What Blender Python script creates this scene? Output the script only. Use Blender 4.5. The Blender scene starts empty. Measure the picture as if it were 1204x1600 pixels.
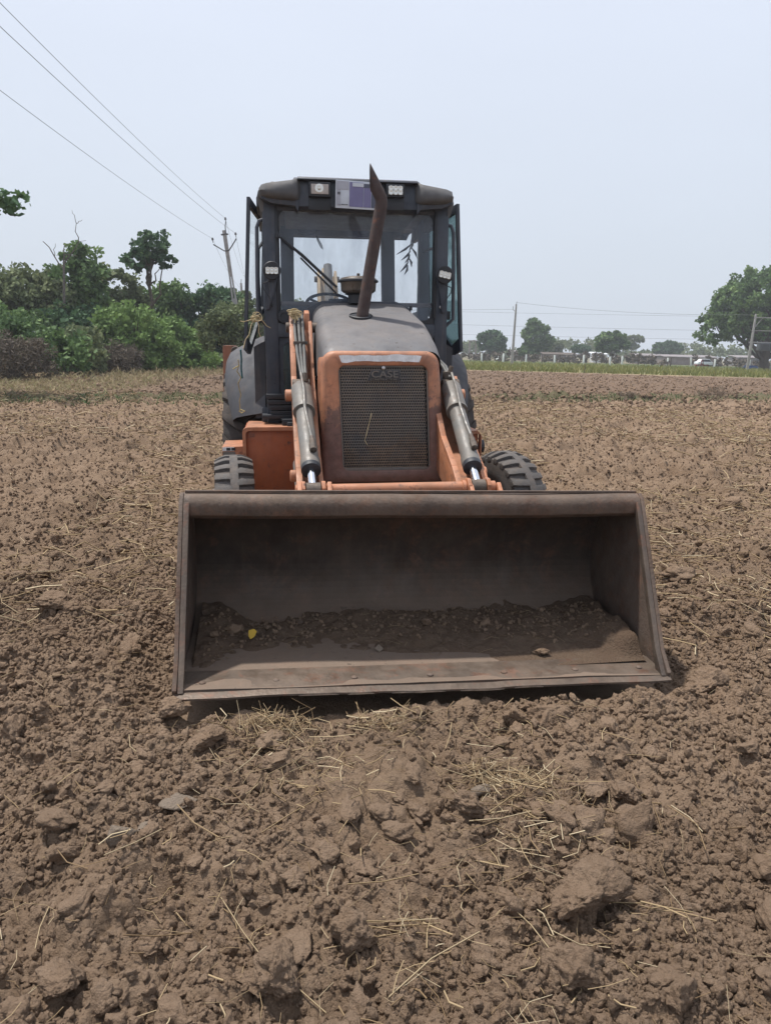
import bpy, bmesh, math, random
import numpy as np
from mathutils import Vector, Matrix, Euler
rad = math.radians
random.seed(7)
scene = bpy.context.scene
col = scene.collection

# ------------------------------------------------------------------ camera
CAM_H = 1.6
cd = bpy.data.cameras.new('camera'); cam = bpy.data.objects.new('camera', cd); col.objects.link(cam)
cd.sensor_fit = 'VERTICAL'; cd.sensor_height = 36.0; cd.lens = 36.0 * 1155.0 / 1600.0
cd.clip_start = 0.05; cd.clip_end = 5000
cam.matrix_world = Matrix.Translation((0, 0, CAM_H)) @ Matrix.Rotation(rad(90 - 12.3), 4, 'X') @ Matrix.Rotation(rad(1.35), 4, 'Z')
scene.camera = cam
scene.render.resolution_x = 770; scene.render.resolution_y = 1024

# ------------------------------------------------------------------ sky, sun, exposure
SUN = Vector((-0.33, 0.13, 1.0)).normalized()          # towards the sun
elev = math.asin(SUN.z); azim = math.atan2(SUN.x, SUN.y)
w = bpy.data.worlds.new('World'); scene.world = w; w.use_nodes = True
nt = w.node_tree; nd = nt.nodes; lk = nt.links
bg = nd['Background']; bg.inputs['Strength'].default_value = 0.1
sky = nd.new('ShaderNodeTexSky'); sky.sky_type = 'NISHITA'; sky.sun_disc = False
sky.sun_elevation = elev; sky.sun_rotation = azim; sky.dust_density = 5.0; sky.air_density = 1.2; sky.ozone_density = 1.0
tc = nd.new('ShaderNodeTexCoord'); sx = nd.new('ShaderNodeSeparateXYZ'); lk.new(tc.outputs['Generated'], sx.inputs[0])
cr = nd.new('ShaderNodeValToRGB'); lk.new(sx.outputs['Z'], cr.inputs[0])
cr.color_ramp.elements[0].position = 0.0; cr.color_ramp.elements[0].color = (0.585, 0.648, 0.725, 1)
cr.color_ramp.elements[1].position = 0.55; cr.color_ramp.elements[1].color = (0.745, 0.80, 0.935, 1)
sc = nd.new('ShaderNodeVectorMath'); sc.operation = 'SCALE'; sc.inputs['Scale'].default_value = 10.0
lk.new(cr.outputs[0], sc.inputs[0])
cn = nd.new('ShaderNodeTexNoise'); cn.inputs['Scale'].default_value = 1.6; cn.inputs['Detail'].default_value = 3.0
mp = nd.new('ShaderNodeMapping'); mp.inputs['Scale'].default_value = (1, 1, 3.0); lk.new(tc.outputs['Generated'], mp.inputs[0]); lk.new(mp.outputs[0], cn.inputs['Vector'])
mr = nd.new('ShaderNodeMapRange'); mr.inputs['To Min'].default_value = 0.94; mr.inputs['To Max'].default_value = 1.06
lk.new(cn.outputs['Fac'], mr.inputs['Value'])
sc2 = nd.new('ShaderNodeVectorMath'); sc2.operation = 'SCALE'; lk.new(sc.outputs[0], sc2.inputs[0]); lk.new(mr.outputs[0], sc2.inputs['Scale'])
mx = nd.new('ShaderNodeMix'); mx.data_type = 'RGBA'; mx.inputs[0].default_value = 0.9
lk.new(sky.outputs[0], mx.inputs[6]); lk.new(sc2.outputs[0], mx.inputs[7]); lk.new(mx.outputs[2], bg.inputs['Color'])
sl = bpy.data.lights.new('sun', 'SUN'); sl.energy = 4.3; sl.angle = rad(2.2); sl.color = (1.0, 0.95, 0.88)
so = bpy.data.objects.new('sun', sl); col.objects.link(so); so.rotation_euler = SUN.to_track_quat('Z', 'Y').to_euler(); so.location = (0, 0, 30)
scene.view_settings.view_transform = 'Standard'; scene.view_settings.look = 'None'
scene.view_settings.exposure = 0.22; scene.view_settings.gamma = 1.0; scene.view_settings.use_curve_mapping = False

# ------------------------------------------------------------------ helpers
def tag(o, label=None, cat=None, group=None, kind=None):
    if label: o['label'] = label
    if cat: o['category'] = cat
    if group: o['group'] = group
    if kind: o['kind'] = kind
    return o
def empty(name, loc=(0, 0, 0), rot=(0, 0, 0), parent=None):
    o = bpy.data.objects.new(name, None); o.empty_display_size = 0.2; col.objects.link(o)
    o.location = loc; o.rotation_euler = rot; o.parent = parent
    return o
def link(name, me, m, parent=None):
    o = bpy.data.objects.new(name, me); col.objects.link(o); o.parent = parent
    if m is not None and not me.materials: me.materials.append(m)
    return o
def basis(d):
    d = Vector(d).normalized(); a = Vector((0, 0, 1)) if abs(d.z) < 0.9 else Vector((1, 0, 0))
    x = d.cross(a).normalized(); return x, d.cross(x).normalized(), d
def rrect(u0, u1, w0, w1, r, n=5, rb=None):
    """rounded rectangle outline (u,w), counter-clockwise from lower left; rb = bottom corner radius"""
    rb = r if rb is None else rb; out = []
    for cx, cy, a0, q in ((u0 + rb, w0 + rb, 180, rb), (u1 - rb, w0 + rb, 270, rb), (u1 - r, w1 - r, 0, r), (u0 + r, w1 - r, 90, r)):
        for i in range(n + 1):
            a = rad(a0 + 90 * i / n); out.append((cx + q * math.cos(a), cy + q * math.sin(a)))
    return out
class MB:
    def __init__(s): s.v = []; s.f = []
    def add(s, vs, fs):
        b = len(s.v); s.v += [tuple(p) for p in vs]; s.f += [tuple(i + b for i in f) for f in fs]; return s
    def box(s, c, d, rot=None):
        h = [x / 2 for x in d]; vs = []
        for z in (-1, 1):
            for x, y in ((-1, -1), (1, -1), (1, 1), (-1, 1)):
                p = Vector((x * h[0], y * h[1], z * h[2]))
                if rot: p = Euler(rot).to_matrix() @ p
                vs.append(p + Vector(c))
        return s.add(vs, [(3, 2, 1, 0), (4, 5, 6, 7), (0, 1, 5, 4), (1, 2, 6, 5), (2, 3, 7, 6), (3, 0, 4, 7)])
    def span(s, x0, x1, y0, y1, z0, z1): return s.box(((x0 + x1) / 2, (y0 + y1) / 2, (z0 + z1) / 2), (x1 - x0, y1 - y0, z1 - z0))
    def bar(s, a, b, wx, wz, upv=(0, 0, 1)):
        a = Vector(a); b = Vector(b); d = (b - a).normalized(); u = Vector(upv); x = d.cross(u).normalized(); u = x.cross(d).normalized()
        vs = []
        for p in (a, b):
            for i, j in ((-1, -1), (1, -1), (1, 1), (-1, 1)): vs.append(p + x * i * wx / 2 + u * j * wz / 2)
        return s.add(vs, [(3, 2, 1, 0), (4, 5, 6, 7), (0, 1, 5, 4), (1, 2, 6, 5), (2, 3, 7, 6), (3, 0, 4, 7)])
    def prism(s, poly, axis, lo, hi):
        n = len(poly); vs = []
        for t in (lo, hi):
            for a, b in poly: vs.append((t, a, b) if axis == 'x' else (a, t, b) if axis == 'y' else (a, b, t))
        fs = [tuple(range(n))[::-1], tuple(range(n, 2 * n))] + [(i, (i + 1) % n, n + (i + 1) % n, n + i) for i in range(n)]
        return s.add(vs, fs)
    def tube(s, path, r, n=8, cap=True):
        path = [Vector(p) for p in path]; m = len(path)
        rs = r if isinstance(r, (list, tuple)) else [r] * m
        vs = []; ref = None
        for i, p in enumerate(path):
            d = (path[min(i + 1, m - 1)] - path[max(i - 1, 0)]).normalized()
            if ref is None: x, y, _ = basis(d)
            else:
                x = (ref - d * ref.dot(d)).normalized(); y = d.cross(x)
            ref = x
            for k in range(n):
                a = 2 * math.pi * k / n; vs.append(p + (x * math.cos(a) + y * math.sin(a)) * rs[i])
        fs = [(i * n + k, i * n + (k + 1) % n, (i + 1) * n + (k + 1) % n, (i + 1) * n + k) for i in range(m - 1) for k in range(n)]
        if cap: fs += [tuple(range(n))[::-1], tuple(range((m - 1) * n, m * n))]
        return s.add(vs, fs)
    def lathe(s, prof, o, d, n=20, cap=True):
        o = Vector(o); x, y, d = basis(d); vs = []
        for r, h in prof:
            for k in range(n):
                a = 2 * math.pi * k / n; vs.append(o + d * h + (x * math.cos(a) + y * math.sin(a)) * r)
        m = len(prof)
        fs = [(i * n + k, i * n + (k + 1) % n, (i + 1) * n + (k + 1) % n, (i + 1) * n + k) for i in range(m - 1) for k in range(n)]
        if cap: fs += [tuple(range(n))[::-1], tuple(range((m - 1) * n, m * n))]
        return s.add(vs, fs)
    def loft(s, secs, closed=True, caps=False):
        n = len(secs[0]); vs = [p for q in secs for p in q]; k = n if closed else n - 1
        fs = [(i * n + j, i * n + (j + 1) % n, (i + 1) * n + (j + 1) % n, (i + 1) * n + j) for i in range(len(secs) - 1) for j in range(k)]
        if caps: fs += [tuple(range(n))[::-1], tuple(range((len(secs) - 1) * n, len(secs) * n))]
        return s.add(vs, fs)
    def build(s, name, m, parent=None, bevel=0.0, smooth=35, solid=0.0):
        bm = bmesh.new(); vv = [bm.verts.new(p) for p in s.v]
        for f in s.f:
            try: bm.faces.new([vv[i] for i in f])
            except ValueError: pass
        bmesh.ops.recalc_face_normals(bm, faces=bm.faces)
        if solid:
            bmesh.ops.solidify(bm, geom=list(bm.faces), thickness=solid)
        if bevel:
            es = [e for e in bm.edges if len(e.link_faces) == 2 and e.calc_face_angle(0) > rad(30)]
            bmesh.ops.bevel(bm, geom=es, offset=bevel, segments=2, profile=0.6, affect='EDGES', clamp_overlap=True)
        me = bpy.data.meshes.new(name); bm.to_mesh(me); bm.free()
        if smooth: me.shade_smooth(); me.set_sharp_from_angle(angle=rad(smooth))
        return link(name, me, m, parent)
def npmesh(name, verts, faces, smooth=False, tint=None):
    """verts (N,3), faces (M,k) -> mesh quickly"""
    me = bpy.data.meshes.new(name); verts = np.ascontiguousarray(verts, np.float32); faces = np.ascontiguousarray(faces, np.int32)
    M, k = faces.shape
    me.vertices.add(len(verts)); me.vertices.foreach_set('co', verts.ravel())
    me.loops.add(M * k); me.loops.foreach_set('vertex_index', faces.ravel())
    me.polygons.add(M); me.polygons.foreach_set('loop_start', np.arange(0, M * k, k, dtype=np.int32))
    if smooth: me.polygons.foreach_set('use_smooth', np.ones(M, bool))
    if tint is not None:
        a = me.attributes.new('tint', 'FLOAT', 'FACE'); a.data.foreach_set('value', np.ascontiguousarray(tint, np.float32))
    me.update(calc_edges=True)
    return me
# ---- numpy noise
def _h(ix, iy, iz):
    n = (ix.astype(np.int64) * 374761393 + iy.astype(np.int64) * 668265263 + iz.astype(np.int64) * 2147483647 * 3 + 1013904223)
    n = (n ^ (n >> 13)) * 1274126177; n = n & 0x7fffffff; n = (n ^ (n >> 16)) * 1911520717 & 0x7fffffff
    return ((n ^ (n >> 11)) & 0xffffff) / float(0xffffff)
def vnoise(x, y, z=0.0):
    x = np.asarray(x, float); y = np.asarray(y, float); z = np.zeros_like(x) + z
    ix, iy, iz = np.floor(x), np.floor(y), np.floor(z); fx, fy, fz = x - ix, y - iy, z - iz
    fx = fx * fx * (3 - 2 * fx); fy = fy * fy * (3 - 2 * fy); fz = fz * fz * (3 - 2 * fz); r = 0
    for a in (0, 1):
        for b in (0, 1):
            for c in (0, 1):
                r = r + _h(ix + a, iy + b, iz + c) * (fx if a else 1 - fx) * (fy if b else 1 - fy) * (fz if c else 1 - fz)
    return r * 2 - 1
def fbm(x, y, z=0.0, o=4, g=0.5):
    r = 0; a = 1.0; f = 1.0
    for i in range(o): r = r + a * vnoise(x * f + 17.1 * i, y * f - 9.3 * i, z * f + 3.7 * i); a *= g; f *= 2.03
    return r
def lumps(x, y, s, seed, dens=0.6):
    """rounded clods: cell bumps of varied height and size"""
    x = x / s; y = y / s; ix, iy = np.floor(x), np.floor(y); out = np.zeros_like(x)
    for a in (-1, 0, 1):
        for b in (-1, 0, 1):
            cx, cy = ix + a, iy + b; z = np.zeros_like(cx) + seed
            px = cx + _h(cx, cy, z); py = cy + _h(cx, cy, z + 1); hh = _h(cx, cy, z + 2); rr = 0.35 + 0.55 * _h(cx, cy, z + 3)
            asp = 0.65 + 0.7 * _h(cx, cy, z + 5)
            d2 = (((x - px) * asp) ** 2 + ((y - py) / asp) ** 2) / rr ** 2
            hb = np.where(hh < dens, np.sqrt(np.clip(1 - d2, 0, 1)) * rr * (0.35 + hh), 0)
            out = np.maximum(out, hb)
    return out * s

# ------------------------------------------------------------------ materials
def newmat(name):
    m = bpy.data.materials.new(name); m.use_nodes = True; n = m.node_tree.nodes; l = m.node_tree.links
    return m, n, l, n['Principled BSDF']
def noise(n, l, scale, detail=4.0, vec=None, rough=0.55, dist=0.0):
    t = n.new('ShaderNodeTexNoise'); t.inputs['Scale'].default_value = scale; t.inputs['Detail'].default_value = detail
    t.inputs['Roughness'].default_value = rough; t.inputs['Distortion'].default_value = dist
    if vec is not None: l.new(vec, t.inputs['Vector'])
    return t.outputs['Fac']
def ramp(n, l, fac, a, b, ca=(0, 0, 0, 1), cb=(1, 1, 1, 1)):
    r = n.new('ShaderNodeValToRGB'); r.color_ramp.elements[0].position = a; r.color_ramp.elements[1].position = b
    r.color_ramp.elements[0].color = ca; r.color_ramp.elements[1].color = cb; l.new(fac, r.inputs[0]); return r.outputs[0]
def mixc(n, l, fac, a, b):
    m = n.new('ShaderNodeMix'); m.data_type = 'RGBA'
    for i, q in ((0, fac), (6, a), (7, b)):
        if isinstance(q, (int, float)): m.inputs[i].default_value = q
        elif isinstance(q, tuple): m.inputs[i].default_value = (*q[:3], 1)
        else: l.new(q, m.inputs[i])
    return m.outputs[2]
def mathn(n, l, op, a, b=None, clamp=False):
    m = n.new('ShaderNodeMath'); m.operation = op; m.use_clamp = clamp
    for i, q in ((0, a), (1, b)):
        if q is None: continue
        if isinstance(q, (int, float)): m.inputs[i].default_value = q
        else: l.new(q, m.inputs[i])
    return m.outputs[0]
def bump(n, l, h, bsdf, strength=0.3, dist=0.01):
    b = n.new('ShaderNodeBump'); b.inputs['Strength'].default_value = strength; b.inputs['Distance'].default_value = dist
    l.new(h, b.inputs['Height']); l.new(b.outputs[0], bsdf.inputs['Normal'])
DUST = (0.21, 0.155, 0.115)
def worn(name, base, alt=None, dust=0.4, rough=0.5, metal=0.0, scale=6.0, bmp=0.15, rust=0.0, rustcol=(0.075, 0.032, 0.02), rustlow=None, spots=0.35, up=0.5, streak=0.25, chips=0.5, chipcol=None):
    """painted / plastic / steel surface with blotches, settled dust, run-down streaks, chips, mud spots and rust"""
    m, n, l, b = newmat(name); tc = n.new('ShaderNodeTexCoord'); P = tc.outputs['Object']
    alt = alt or tuple(x * 0.75 for x in base)
    c = mixc(n, l, ramp(n, l, noise(n, l, scale, 8, P, 0.65), 0.40, 0.60), base, alt)
    if streak:                                           # water-borne dirt running down
        mp = n.new('ShaderNodeMapping'); mp.inputs['Scale'].default_value = (1, 1, 0.10); l.new(P, mp.inputs[0])
        sf = mathn(n, l, 'MULTIPLY', ramp(n, l, noise(n, l, scale * 6, 5, mp.outputs[0], 0.7), 0.50, 0.70), streak)
        c = mixc(n, l, sf, c, tuple(x * 0.55 for x in base))
        sf2 = mathn(n, l, 'MULTIPLY', ramp(n, l, noise(n, l, scale * 4.3, 5, mp.outputs[0], 0.7), 0.52, 0.72), streak * 0.8)
        c = mixc(n, l, sf2, c, DUST)
    if rust:
        f = ramp(n, l, noise(n, l, scale * 1.7, 9, P, 0.75, 0.3), 0.60 - 0.22 * rust, 0.68 - 0.18 * rust)
        if rustlow:
            s = n.new('ShaderNodeSeparateXYZ'); l.new(P, s.inputs[0])
            g = n.new('ShaderNodeMapRange'); g.clamp = False; g.inputs['From Min'].default_value = rustlow[1]; g.inputs['From Max'].default_value = rustlow[0]; l.new(s.outputs['Z'], g.inputs['Value'])
            big = noise(n, l, scale * 1.3, 9, P, 0.72, 0.4)
            g2 = mathn(n, l, 'ADD', g.outputs[0], mathn(n, l, 'MULTIPLY', mathn(n, l, 'SUBTRACT', big, 0.5), 2.6))
            f = mathn(n, l, 'MAXIMUM', mathn(n, l, 'MULTIPLY', f, 0.5), ramp(n, l, g2, 0.40, 0.62))
            f = mathn(n, l, 'MULTIPLY', f, 0.88)
        rc = mixc(n, l, ramp(n, l, noise(n, l, scale * 3.1, 7, P, 0.7), 0.4, 0.6), rustcol, tuple(x * 2.0 for x in rustcol))
        c = mixc(n, l, f, c, rc)
    if chips:
        cf = mathn(n, l, 'MULTIPLY', ramp(n, l, noise(n, l, scale * 7, 6, P, 0.7), 0.66, 0.685), ramp(n, l, noise(n, l, scale * 0.9, 3, P), 0.42, 0.60))
        c = mixc(n, l, mathn(n, l, 'MULTIPLY', cf, chips), c, chipcol or tuple(0.35 * x + 0.02 for x in base))
    geo = n.new('ShaderNodeNewGeometry'); s2 = n.new('ShaderNodeSeparateXYZ'); l.new(geo.outputs['True Normal'], s2.inputs[0])
    upf = mathn(n, l, 'MULTIPLY', mathn(n, l, 'MAXIMUM', s2.outputs['Z'], 0.0), up)
    df = mathn(n, l, 'MULTIPLY', ramp(n, l, noise(n, l, scale * 0.7, 9, P, 0.72), 0.38, 0.70), dust * 1.2)
    df = mathn(n, l, 'MINIMUM', mathn(n, l, 'ADD', df, mathn(n, l, 'MULTIPLY', upf, dust)), 0.9)
    c = mixc(n, l, df, c, DUST)
    if spots:
        sp = ramp(n, l, noise(n, l, scale * 9, 3, P, 0.6), 0.655, 0.69)
        sp = mathn(n, l, 'MULTIPLY', sp, ramp(n, l, noise(n, l, scale * 0.8, 2, P), 0.42, 0.56)); sp = mathn(n, l, 'MULTIPLY', sp, spots)
        c = mixc(n, l, sp, c, (0.045, 0.033, 0.026))
    l.new(c, b.inputs['Base Color']); b.inputs['Metallic'].default_value = metal
    rr = n.new('ShaderNodeMapRange'); rr.inputs['From Min'].default_value = 0.3; rr.inputs['From Max'].default_value = 0.7; rr.inputs['To Min'].default_value = rough - 0.15; rr.inputs['To Max'].default_value = min(1, rough + 0.3)
    l.new(noise(n, l, scale * 2.3, 7, P, 0.65), rr.inputs['Value']); l.new(rr.outputs[0], b.inputs['Roughness'])
    if bmp:
        hh = mathn(n, l, 'ADD', noise(n, l, scale * 14, 5, P), mathn(n, l, 'MULTIPLY', noise(n, l, scale * 0.9, 3, P), 1.6)); bump(n, l, hh, b, bmp, 0.008)
    return m
def plain(name, base, rough=0.7, metal=0.0, var=0.25, scale=8.0, bmp=0.0, bscale=60.0, spec=0.5):
    m, n, l, b = newmat(name); tc = n.new('ShaderNodeTexCoord'); P = tc.outputs['Object']
    c = mixc(n, l, ramp(n, l, noise(n, l, scale, 5, P), 0.3, 0.7), tuple(x * (1 - var) for x in base), tuple(min(1, x * (1 + var)) for x in base))
    l.new(c, b.inputs['Base Color']); b.inputs['Roughness'].default_value = rough; b.inputs['Metallic'].default_value = metal
    b.inputs['Specular IOR Level'].default_value = spec
    if bmp: bump(n, l, noise(n, l, bscale, 6, P), b, bmp, 0.01)
    return m
def leafmat(name, ca, cb, cc, transl=0.25):
    m, n, l, b = newmat(name); at = n.new('ShaderNodeAttribute'); at.attribute_name = 'tint'
    c = mixc(n, l, ramp(n, l, at.outputs['Fac'], 0.15, 0.6), ca, cb); c = mixc(n, l, ramp(n, l, at.outputs['Fac'], 0.7, 1.0), c, cc)
    l.new(c, b.inputs['Base Color']); b.inputs['Roughness'].default_value = 0.7; b.inputs['Specular IOR Level'].default_value = 0.2
    tr = n.new('ShaderNodeBsdfTranslucent'); l.new(c, tr.inputs['Color']); ms = n.new('ShaderNodeMixShader'); ms.inputs[0].default_value = transl
    l.new(b.outputs[0], ms.inputs[1]); l.new(tr.outputs[0], ms.inputs[2]); l.new(ms.outputs[0], n['Material Output'].inputs['Surface'])
    return m
def glassmat(name, tint, dirt, dirtcol=(0.30, 0.36, 0.40), gloss=0.05, refl=0.8):
    m, n, l, b = newmat(name); tc = n.new('ShaderNodeTexCoord'); P = tc.outputs['Object']
    t = n.new('ShaderNodeBsdfTransparent'); t.inputs[0].default_value = (*tint, 1)
    g = n.new('ShaderNodeBsdfGlossy'); g.inputs['Roughness'].default_value = gloss
    d = n.new('ShaderNodeBsdfDiffuse'); d.inputs[0].default_value = (*dirtcol, 1)
    fr = n.new('ShaderNodeFresnel'); fr.inputs['IOR'].default_value = 1.45
    a = n.new('ShaderNodeMixShader'); l.new(mathn(n, l, 'MULTIPLY', fr.outputs[0], refl), a.inputs[0]); l.new(t.outputs[0], a.inputs[1]); l.new(g.outputs[0], a.inputs[2])
    mp = n.new('ShaderNodeMapping'); mp.inputs['Scale'].default_value = (3, 3, 1.0); l.new(P, mp.inputs[0])
    f = mathn(n, l, 'MULTIPLY', ramp(n, l, noise(n, l, 2.2, 6, mp.outputs[0], 0.7), 0.25, 0.85), dirt)
    q = n.new('ShaderNodeMixShader'); l.new(f, q.inputs[0]); l.new(a.outputs[0], q.inputs[1]); l.new(d.outputs[0], q.inputs[2])
    l.new(q.outputs[0], n['Material Output'].inputs['Surface']); return m
M = {}
ORANGE = (0.50, 0.205, 0.105)
M['orange'] = worn('orange_paint', ORANGE, (0.38, 0.14, 0.06), dust=0.32, rough=0.5, rust=0.25)
M['cowl'] = worn('orange_cowl_paint', ORANGE, (0.43, 0.17, 0.085), dust=0.28, rough=0.5, rust=0.55, rustlow=(1.0, 1.46), rustcol=(0.064, 0.028, 0.025), scale=5.0, spots=0.8, streak=0.35, chips=0.8)
M['orange_dark'] = worn('orange_tank_paint', (0.38, 0.098, 0.030), (0.32, 0.08, 0.026), dust=0.10, rough=0.45, rust=0.15)
M['black'] = worn('black_cab_paint', (0.028, 0.038, 0.056), (0.040, 0.051, 0.070), dust=0.07, rough=0.42, bmp=0.05, spots=0.15)
M['dark'] = plain('dark_plastic', (0.018, 0.021, 0.027), 0.55)
M['hood'] = worn('faded_black_hood', (0.098, 0.102, 0.112), (0.128, 0.131, 0.14), dust=0.20, rough=0.6, scale=3.0, bmp=0.08, spots=0.7, up=0.4)
M['roof'] = worn('grey_roof_moulding', (0.078, 0.082, 0.088), (0.095, 0.098, 0.102), dust=0.10, rough=0.65, scale=3.0, bmp=0.08, spots=0.2)
M['fender'] = worn('grey_fender_plastic', (0.048, 0.054, 0.066), (0.062, 0.068, 0.080), dust=0.08, rough=0.75, scale=3.5, bmp=0.1, spots=0.2, up=0.7)
M['steel_dark'] = worn('shade_darkened_steel', (0.040, 0.027, 0.020), (0.026, 0.018, 0.014), dust=0.12, streak=0.15, rough=0.7, rust=0.5, rustcol=(0.045, 0.024, 0.016), scale=3.0, bmp=0.5, spots=0.6, up=5.0)  # bucket shell: rusty steel, with the inner shade darkened into its colour
M['steel'] = worn('bucket_steel', (0.085, 0.060, 0.047), (0.055, 0.038, 0.030), dust=0.30, rough=0.75, metal=0.0, rust=0.5, rustcol=(0.06, 0.033, 0.022), scale=4.0, bmp=0.5, spots=0.6)
M['edge'] = worn('worn_cutting_edge', (0.085, 0.068, 0.055), (0.055, 0.042, 0.034), dust=0.35, rough=0.45, metal=0.3, rust=0.35, scale=5.0, bmp=0.3)
M['bright'] = plain('polished_steel_edge', (0.55, 0.55, 0.56), 0.35, 1.0, 0.3, 30)
M['grey'] = worn('grey_cylinder_paint', (0.125, 0.130, 0.125), (0.16, 0.16, 0.15), dust=0.3, rough=0.45, scale=7, rust=0.1, spots=0.5)
M['chrome'] = plain('chrome_rod', (0.75, 0.78, 0.82), 0.14, 1.0, 0.05)
M['pin'] = worn('greasy_pin_steel', (0.06, 0.055, 0.05), dust=0.4, rough=0.6, metal=0.2, scale=15)
M['rubber'] = worn('tyre_rubber', (0.048, 0.052, 0.058), (0.06, 0.063, 0.066), dust=0.30, rough=0.8, scale=8, bmp=0.4, spots=0.0, up=0.25)
M['rubber_old'] = worn('dusty_tyre_rubber', (0.022, 0.022, 0.024), dust=0.22, rough=0.85, scale=6, bmp=0.4, spots=0.0)
M['exhaust'] = worn('rusty_exhaust', (0.058, 0.040, 0.038), (0.044, 0.031, 0.031), dust=0.08, rough=0.75, metal=0.1, scale=9, rust=0.12, spots=0.0, streak=0.1)
M['grille'] = worn('grille_paint', (0.10, 0.10, 0.10), (0.13, 0.12, 0.105), dust=0.6, rough=0.6, scale=5, spots=0.3, rust=0.3, rustlow=(0.80, 1.15), rustcol=(0.10, 0.07, 0.048))
M['grille_frame'] = worn('grille_frame_paint', (0.115, 0.112, 0.108), (0.15, 0.135, 0.118), dust=0.6, rough=0.6, scale=6, spots=0.3)
M['emblem_plate'] = plain('emblem_black', (0.045, 0.046, 0.05), 0.6, 0, 0.25, 20)
M['reflect'] = worn('reflective_tape', (0.80, 0.82, 0.84), (0.62, 0.64, 0.66), dust=0.06, rough=0.35, scale=18, spots=0.9)
M['lens'] = plain('lamp_lens', (0.62, 0.62, 0.58), 0.15, 0.0, 0.2, 40)
M['lens_amber'] = plain('dusty_halogen_lens', (0.40, 0.36, 0.33), 0.3, 0.0, 0.2, 25)
M['ledchip'] = plain('led_reflector', (0.7, 0.7, 0.66), 0.2, 0.5, 0.1, 40)
M['glass'] = glassmat('windscreen_glass', (0.965, 0.98, 0.99), 0.22, (0.30, 0.36, 0.47))
M['glass_side'] = glassmat('side_glass', (0.74, 0.90, 0.91), 0.16, (0.36, 0.46, 0.48))
M['glass_rear'] = glassmat('rear_glass', (0.985, 0.99, 0.995), 0.03, (0.5, 0.53, 0.56))
M['glass_door'] = glassmat('clean_door_glass', (0.97, 0.985, 0.985), 0.02, (0.5, 0.53, 0.56), refl=0.15)
M['board_white'] = plain('board_white', (0.50, 0.54, 0.60), 0.5, 0, 0.1, 10)
M['board_grey'] = plain('board_grey', (0.36, 0.37, 0.42), 0.5, 0, 0.1, 10)
M['board_violet'] = plain('board_violet', (0.16, 0.15, 0.28), 0.5, 0, 0.08, 10)
M['board_slate'] = plain('board_slate', (0.07, 0.08, 0.12), 0.5, 0, 0.08, 10)
M['ink'] = plain('black_ink', (0.02, 0.02, 0.025), 0.6)
M['interior'] = plain('veil_lightened_cab_grey', (0.085, 0.10, 0.128), 0.7, 0, 0.15, 4)  # rear cab posts and sills, lightened to carry the windscreen's hazy veil
M['headliner'] = plain('headliner_cloth', (0.14, 0.145, 0.145), 0.95)
M['hose'] = plain('rubber_hose', (0.10, 0.10, 0.095), 0.6, 0, 0.3, 20)
M['twine'] = plain('straw_twine', (0.42, 0.34, 0.20), 0.9, 0, 0.3, 40)
M['twine_yellow'] = plain('yellow_twine', (0.36, 0.30, 0.15), 0.9, 0, 0.25, 40)
M['twine_teal'] = plain('teal_cord', (0.02, 0.11, 0.13), 0.8, 0, 0.25, 40)
M['boom'] = worn('ochre_boom_paint', (0.50, 0.36, 0.20), dust=0.35, rough=0.6, scale=6)
M['bark'] = plain('bark', (0.085, 0.065, 0.05), 0.95, 0, 0.4, 12, 0.6, 30)
M['bark_grey'] = plain('grey_bark', (0.12, 0.105, 0.095), 0.95, 0, 0.4, 12, 0.6, 30)
M['leaf'] = leafmat('leaf_mid', (0.066, 0.114, 0.049), (0.122, 0.199, 0.070), (0.199, 0.276, 0.099))
M['leaf_dark'] = leafmat('leaf_dark', (0.044, 0.093, 0.049), (0.079, 0.146, 0.068), (0.144, 0.220, 0.088))
M['leaf_light'] = leafmat('leaf_light', (0.111, 0.176, 0.055), (0.165, 0.260, 0.079), (0.276, 0.363, 0.132))
M['leaf_olive'] = leafmat('leaf_olive', (0.099, 0.128, 0.066), (0.158, 0.194, 0.093), (0.243, 0.264, 0.132))
M['brush'] = leafmat('dry_brush', (0.083, 0.068, 0.055), (0.135, 0.112, 0.087), (0.195, 0.165, 0.120), 0.1)
M['brush_pale'] = leafmat('dry_weed', (0.16, 0.125, 0.09), (0.21, 0.165, 0.12), (0.25, 0.2, 0.15), 0.1)
M['grass_dry'] = leafmat('dry_grass_blades', (0.24, 0.19, 0.11), (0.33, 0.27, 0.16), (0.22, 0.23, 0.10), 0.2)
M['grass_green'] = leafmat('green_grass_blades', (0.15, 0.175, 0.045), (0.21, 0.215, 0.065), (0.28, 0.25, 0.10), 0.2)
M['weed'] = leafmat('low_weeds', (0.060, 0.098, 0.038), (0.098, 0.132, 0.053), (0.195, 0.165, 0.090), 0.2)
M['straw'] = leafmat('straw', (0.22, 0.15, 0.085), (0.37, 0.275, 0.16), (0.56, 0.47, 0.32), 0.15)
M['concrete'] = plain('pole_concrete', (0.30, 0.29, 0.28), 0.9, 0, 0.2, 5, 0.3, 40)
M['white'] = plain('whitewash', (0.72, 0.72, 0.70), 0.8, 0, 0.12, 5)
M['wire'] = plain('aluminium_wire', (0.16, 0.165, 0.18), 0.6, 0.3)
M['iron'] = plain('galvanised_iron', (0.10, 0.105, 0.115), 0.6, 0.2)
M['porcelain'] = plain('brown_insulator', (0.06, 0.05, 0.055), 0.3)
M['wall'] = plain('plaster_wall', (0.24, 0.21, 0.195), 0.9, 0, 0.2, 1.5)
M['wall_grey'] = plain('cement_wall', (0.22, 0.22, 0.23), 0.9, 0, 0.2, 1.5)
M['sheet'] = plain('sheet_roof', (0.20, 0.18, 0.18), 0.8, 0, 0.25, 1.0)
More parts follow.
